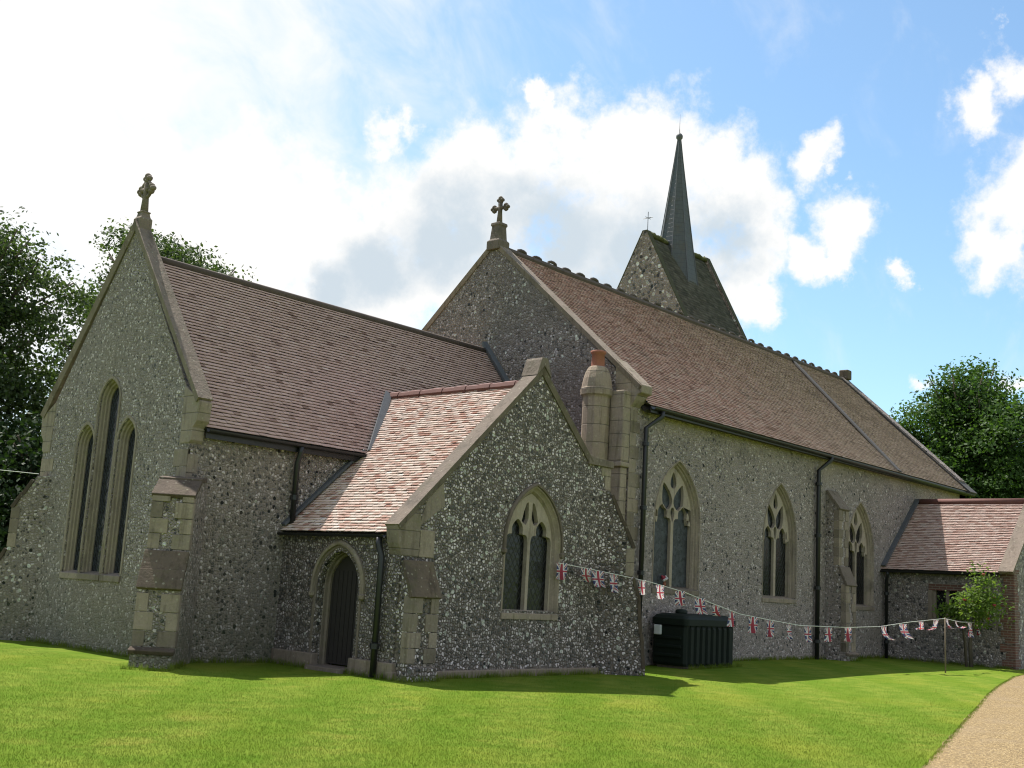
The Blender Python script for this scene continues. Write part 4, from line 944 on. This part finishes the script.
def leaves(parent, lobes, nclump, per, size, mat, seed, spread=.5, flat=.55, shell=.5, name='crown', droop=0.):
    g_ = np.random.default_rng(seed); lob = np.array(lobes, float); vol = lob[:, 3]*lob[:, 4]*lob[:, 5]; vol = vol**.75
    li = g_.choice(len(lob), nclump, p=vol/vol.sum()); d = g_.normal(size=(nclump, 3)); d /= np.linalg.norm(d, axis=1)[:, None]
    rad = np.where(g_.random(nclump) < .75, g_.uniform(shell, 1.02, nclump), g_.uniform(.2, 1, nclump))
    cc = lob[li, :3]+d*lob[li, 3:6]*rad[:, None]
    csz = spread*g_.uniform(.55, 1.35, nclump); ctint = g_.normal(0, .16, nclump)
    k = np.repeat(np.arange(nclump), per); n = len(k)
    off = np.clip(g_.normal(size=(n, 3)), -1.7, 1.7)*csz[k][:, None]*np.array([1, 1, flat])
    off[:, 2] -= droop*(off[:, 0]**2+off[:, 1]**2)
    p = cc[k]+off; p[:, 2] = np.maximum(p[:, 2], .05)
    nrm = g_.normal(size=(n, 3))*.75+d[k]*.5+np.array([0, 0, .7]); nrm /= np.linalg.norm(nrm, axis=1)[:, None]
    t = np.cross(nrm, g_.normal(size=(n, 3))); t /= np.linalg.norm(t, axis=1)[:, None]; bt = np.cross(nrm, t)
    s = size*g_.uniform(.6, 1.3, n)[:, None]
    V_ = np.stack([p-t*s*.5, p+bt*s*.32-nrm*s*.05, p+t*s*.55-nrm*s*.12, p-bt*s*.32-nrm*s*.05], 1).reshape(-1, 3)
    Q_ = np.arange(n*4).reshape(n, 4)
    tint = np.clip(.45+ctint[k]+g_.normal(0, .14, n), 0, 1)
    return fastmesh(name, V_, Q_, mat, parent, attr=tint)
def tree(name, loc, H, lobes, label, cat, mat, seed, nclump, per, size, tr=.35, spread=.5, group=None, shell=.5, flat=.55):
    root = empty(name, loc, label, cat, group); mb = MB(); r = random.Random(seed)
    mb.tube([(0, 0, -.3), (.05, 0, H*.15), (r.uniform(-.2, .2), r.uniform(-.2, .2), H*.4), (r.uniform(-.3, .3), r.uniform(-.3, .3), H*.72)], [tr*1.25, tr, tr*.75, tr*.25], 10)
    for (x, y, z, a, c, e) in lobes:
        z0 = min(z*.7, H*.5)*r.uniform(.6, .95); m_ = Vector((x*.45, y*.45, (z0+z)/2+.3))
        mb.tube([(0, 0, z0), m_, (x, y, z)], [tr*.45, tr*.28, .05], 7)
        for q in range(5):
            an = r.uniform(0, 6.28); e_ = Vector((x+math.cos(an)*a*.8, y+math.sin(an)*c*.8, z+r.uniform(-.2, .7)*e)); mb.tube([m_.lerp(Vector((x, y, z)), .4), (m_+e_)/2+Vector((0, 0, .3)), e_], [tr*.16, tr*.1, .025], 5)
    mb.build('trunk', BARK, root, smooth=True)
    leaves(root, lobes, nclump, per, size, mat, seed, spread, flat, shell); return root
def lob(seed, n, rx, rz, z0, z1, lr):
    r = random.Random(seed); o = []
    for i in range(n):
        t = (i+.5)/n; z = z0+(z1-z0)*t; w = math.sin(math.pi*(.18+.74*t))
        an = i*2.4+r.uniform(-.5, .5); rr_ = rx*w*r.uniform(.45, .85); s = lr*r.uniform(.75, 1.2)*(.75+.4*w)
        o.append((rr_*math.cos(an), rr_*math.sin(an), z, s, s, s*.72))
    return o
tree('sycamore_tree', (3.9, 20.2, 0), 13, lob(1, 17, 3.5, 0, 3.0, 12.0, 1.75), 'tall leafy tree left of the chancel gable at the picture edge', 'tree', LF1, 11, 900, 85, .15, .4, .42)
tree('sycamore_tree', (13.0, 23.0, 0), 15, lob(2, 15, 4.9, 0, 6.5, 14.2, 1.6), 'tree whose crown shows just above the chancel roof behind the cross', 'tree', LF1, 12, 560, 85, .16, .4, .42)
tree('yew_tree', (3.4, 13.8, 0), 5.2, lob(3, 12, 2.5, 0, .8, 4.8, 1.5), 'dark bushy yew low behind the far chancel corner', 'tree', LF3, 13, 420, 60, .17, .3, .45)
tree('yew_tree', (-1.0, 21.0, 0), 6.5, lob(5, 12, 2.6, 0, .8, 6.0, 1.7), 'dark spreading evergreen farther back under the tall left tree', 'tree', LF3, 15, 360, 60, .18, .3, .5)
tree('chestnut_tree', (46.5, 3.2, 0), 14.5, lob(4, 19, 3.7, 0, 3.0, 13.2, 2.15), 'round dense chestnut tree beyond the west end of the nave', 'tree', LF2, 14, 1150, 95, .19, .5, .5)
tree('chestnut_tree', (51.5, -3.2, 0), 11, lob(6, 15, 4.4, 0, 2.0, 9.6, 2.1), 'lower dark tree behind the porch roof at the right edge', 'tree', LF3, 16, 620, 70, .25, .5, .6)
tree('chestnut_tree', (44.0, 9.5, 0), 7.5, lob(8, 11, 3.6, 0, 1.5, 6.2, 1.8), 'small dark tree in the gap past the nave gable', 'tree', LF3, 17, 330, 55, .3, .4, .55)
# rose bush by the porch
bl = (23.45, -5.02, float(gz(23.4, -5)))
bush = empty('rose_bush', bl, 'leafy climbing rose bush with a few red blooms against the porch wall', 'bush')
mb = MB()
for a in ((-.25, .1, 1.9), (.1, -.25, 2.3), (.45, -.3, 1.8), (.25, .25, 2.0)):
    mb.tube([(a[0]*.25, a[1]*.25-.05, -.1), (a[0]*.15+.05, a[1]*.3, .7), (a[0]*.6, a[1]*.7, 1.3), a], [.045, .035, .025, .01], 7)
mb.build('trunk', BARK, bush, smooth=True)
lo_ = [(-.15, .05, 1.75, .55, .5, .35), (.1, -.45, 2.05, .45, .5, .4), (.15, -.2, 1.5, .6, .7, .3), (.25, -.75, 1.8, .45, .45, .4), (.1, -.55, 2.55, .28, .32, .34), (.0, -.3, 1.85, .6, .7, .4), (-.2, .45, 1.55, .35, .3, .25)]
leaves(bush, lo_, 100, 24, .105, LF4, 21, .17, .8, .4)
gq = np.random.default_rng(3)
for i in range(9):
    L0 = lo_[i % 5]; mb = MB(); c = [L0[j]+gq.uniform(-.8, .8)*L0[3+j] for j in range(3)]
    mb.lathe(c, [(.01, -.04), (.05, -.01), (.055, .02), (.02, .045)], 8); mb.build('bloom', FLM[1], bush, smooth=True)

# ------------------------------------------------------------------ grass blades near the camera
gb = np.random.default_rng(5)
def blades(x, y, n0):
    n = len(x); h = gb.uniform(.010, .026, n); w = gb.uniform(.0022, .0045, n); a = gb.uniform(0, 6.283, n); ln = gb.uniform(-.6, .6, (n, 2))
    z = gz(x, y); c = np.cos(a)*w; s = np.sin(a)*w
    V_ = np.stack([np.stack([x-c, y-s, z-.004], 1), np.stack([x+c, y+s, z-.004], 1), np.stack([x+ln[:, 0]*h, y+ln[:, 1]*h, z+h], 1)], 1).reshape(-1, 3)
    return V_
def tufts(segs, per, h0, h1):
    out = []
    for (ax, ay), (bx, by) in segs:
        n = int(math.hypot(bx-ax, by-ay)*per); t = gb.random(n); dens = np.sin(t*37+ax)*.5+.5; k = gb.random(n) < .35+.65*dens; t = t[k]; n = len(t)
        nx_, ny_ = (by-ay), -(bx-ax); l_ = math.hypot(nx_, ny_); o_ = np.abs(gb.normal(0, .035, n))
        x_ = ax+(bx-ax)*t+nx_/l_*o_; y_ = ay+(by-ay)*t+ny_/l_*o_; z_ = gz(x_, y_); h_ = gb.uniform(h0, h1, n); w_ = gb.uniform(.003, .006, n); a_ = gb.uniform(0, 6.28, n); ln_ = gb.uniform(-.5, .5, (n, 2))
        c_, s_ = np.cos(a_)*w_, np.sin(a_)*w_
        out.append(np.stack([np.stack([x_-c_, y_-s_, z_-.01], 1), np.stack([x_+c_, y_+s_, z_-.01], 1), np.stack([x_+ln_[:, 0]*h_, y_+ln_[:, 1]*h_, z_+h_], 1)], 1).reshape(-1, 3))
    return np.concatenate(out)
TUFT = tufts([((0, 5.3), (0, .6)), ((-1.35, -.85), (-.85, -1.35)), ((-.8, -1.3), (0, -.5)), ((.2, 0), (2.17, 0)), ((2.16, 0), (2.16, -1.2)), ((2.16, -2.15), (2.16, -3.6)), ((2.1, -3.62), (2.95, -3.62)), ((2.95, -3.32), (8.2, -3.32)), ((8.4, -3.95), (8.9, -3.6)), ((11.4, -3.15), (13.8, -3.15)), ((13.8, -2.07), (20.3, -2.07)), ((20.4, -2.85), (21.05, -2.85)), ((21.1, -2.07), (24.5, -2.07)), ((24.52, -2.1), (24.52, -6.0))], 420, .04, .15)
TUFT = np.concatenate([TUFT, tufts([(PL[i], PL[i+1]) for i in range(1, len(PL)-1)], 420, .015, .04)])
C0 = np.array([-11.27, -17.59])
nn = 520000
u = gb.random(nn); dist = 9.2+(gb.random(nn)**1.15)*20
ang = yaw+R(25.5)*(gb.random(nn)*2-1)
x = C0[0]+dist*np.sin(ang)/np.cos(ang-yaw)*1.0; y = C0[1]+dist*np.cos(ang)/np.cos(ang-yaw)
plx = np.array([p[0] for p in PL]); ply = np.array([p[1] for p in PL])
ok = (gb.random(nn) > sst(dist, 11, 28)) & (y > np.interp(x, plx, ply)+.03+gb.normal(0, .03, nn)) & ~((x > X1-.1) & (x < X2+.4) & (y > YV-.1)) & ~((x > -.9) & (y > -.9) & (x < .3))& ~((x > -.2) & (y > -.05))
x, y = x[ok], y[ok]
Vg = np.concatenate([blades(x, y, 0), TUFT]); Qg = np.arange(len(Vg)).reshape(-1, 3)
mt, nb, bs = newmat('grass blades'); t = nb.n('ShaderNodeAttribute', attribute_name='tint').outputs['Fac']
co = objco(nb); n1 = nb.noise(co, .35, 5, .6).outputs[0]; n4 = nb.noise(co, .9, 6, .7).outputs[0]
n2 = nb.noise(co, 2.2, 5, .65).outputs[0]
c = nb.mix(nb.sstep(n2, .34, .66), nb.mix(t, (.115, .172, .02), (.15, .21, .028)), nb.mix(t, (.155, .203, .03), (.205, .25, .042)))
c = nb.mix(nb.math('MULTIPLY', nb.sstep(n1, .48, .68), .5), c, (.225, .245, .036)); c = nb.mix(nb.math('MULTIPLY', nb.sstep(n4, .54, .72), .6), c, (.29, .27, .06))
s_ = nb.n('ShaderNodeSeparateXYZ', {0: co})
w = nb.math('SINE', nb.math('ADD', nb.math('MULTIPLY', nb.math('ADD', s_.outputs[0], nb.math('MULTIPLY', s_.outputs[1], -1.2)), 2.3), nb.math('MULTIPLY', n1, 3)))
c = nb.mix(nb.math('MULTIPLY', nb.sstep(w, -.5, .7), .32), c, (.095, .175, .012))
lk(nb, c, bs.inputs['Base Color']); bs.inputs['Roughness'].default_value = .8; bs.inputs['Specular IOR Level'].default_value = .06
tl = nb.n('ShaderNodeBsdfTranslucent', {'Color': c}); mx = nb.n('ShaderNodeMixShader', {0: .4, 1: bs.outputs[0], 2: tl.outputs[0]}); lk(nb, mx.outputs[0], nb.t.nodes['Material Output'].inputs[0])
tag(fastmesh('grass', Vg, Qg, mt, attr=gb.beta(2, 2, len(Qg))), 'short mown grass blades of the lawn', 'grass', kind='stuff')
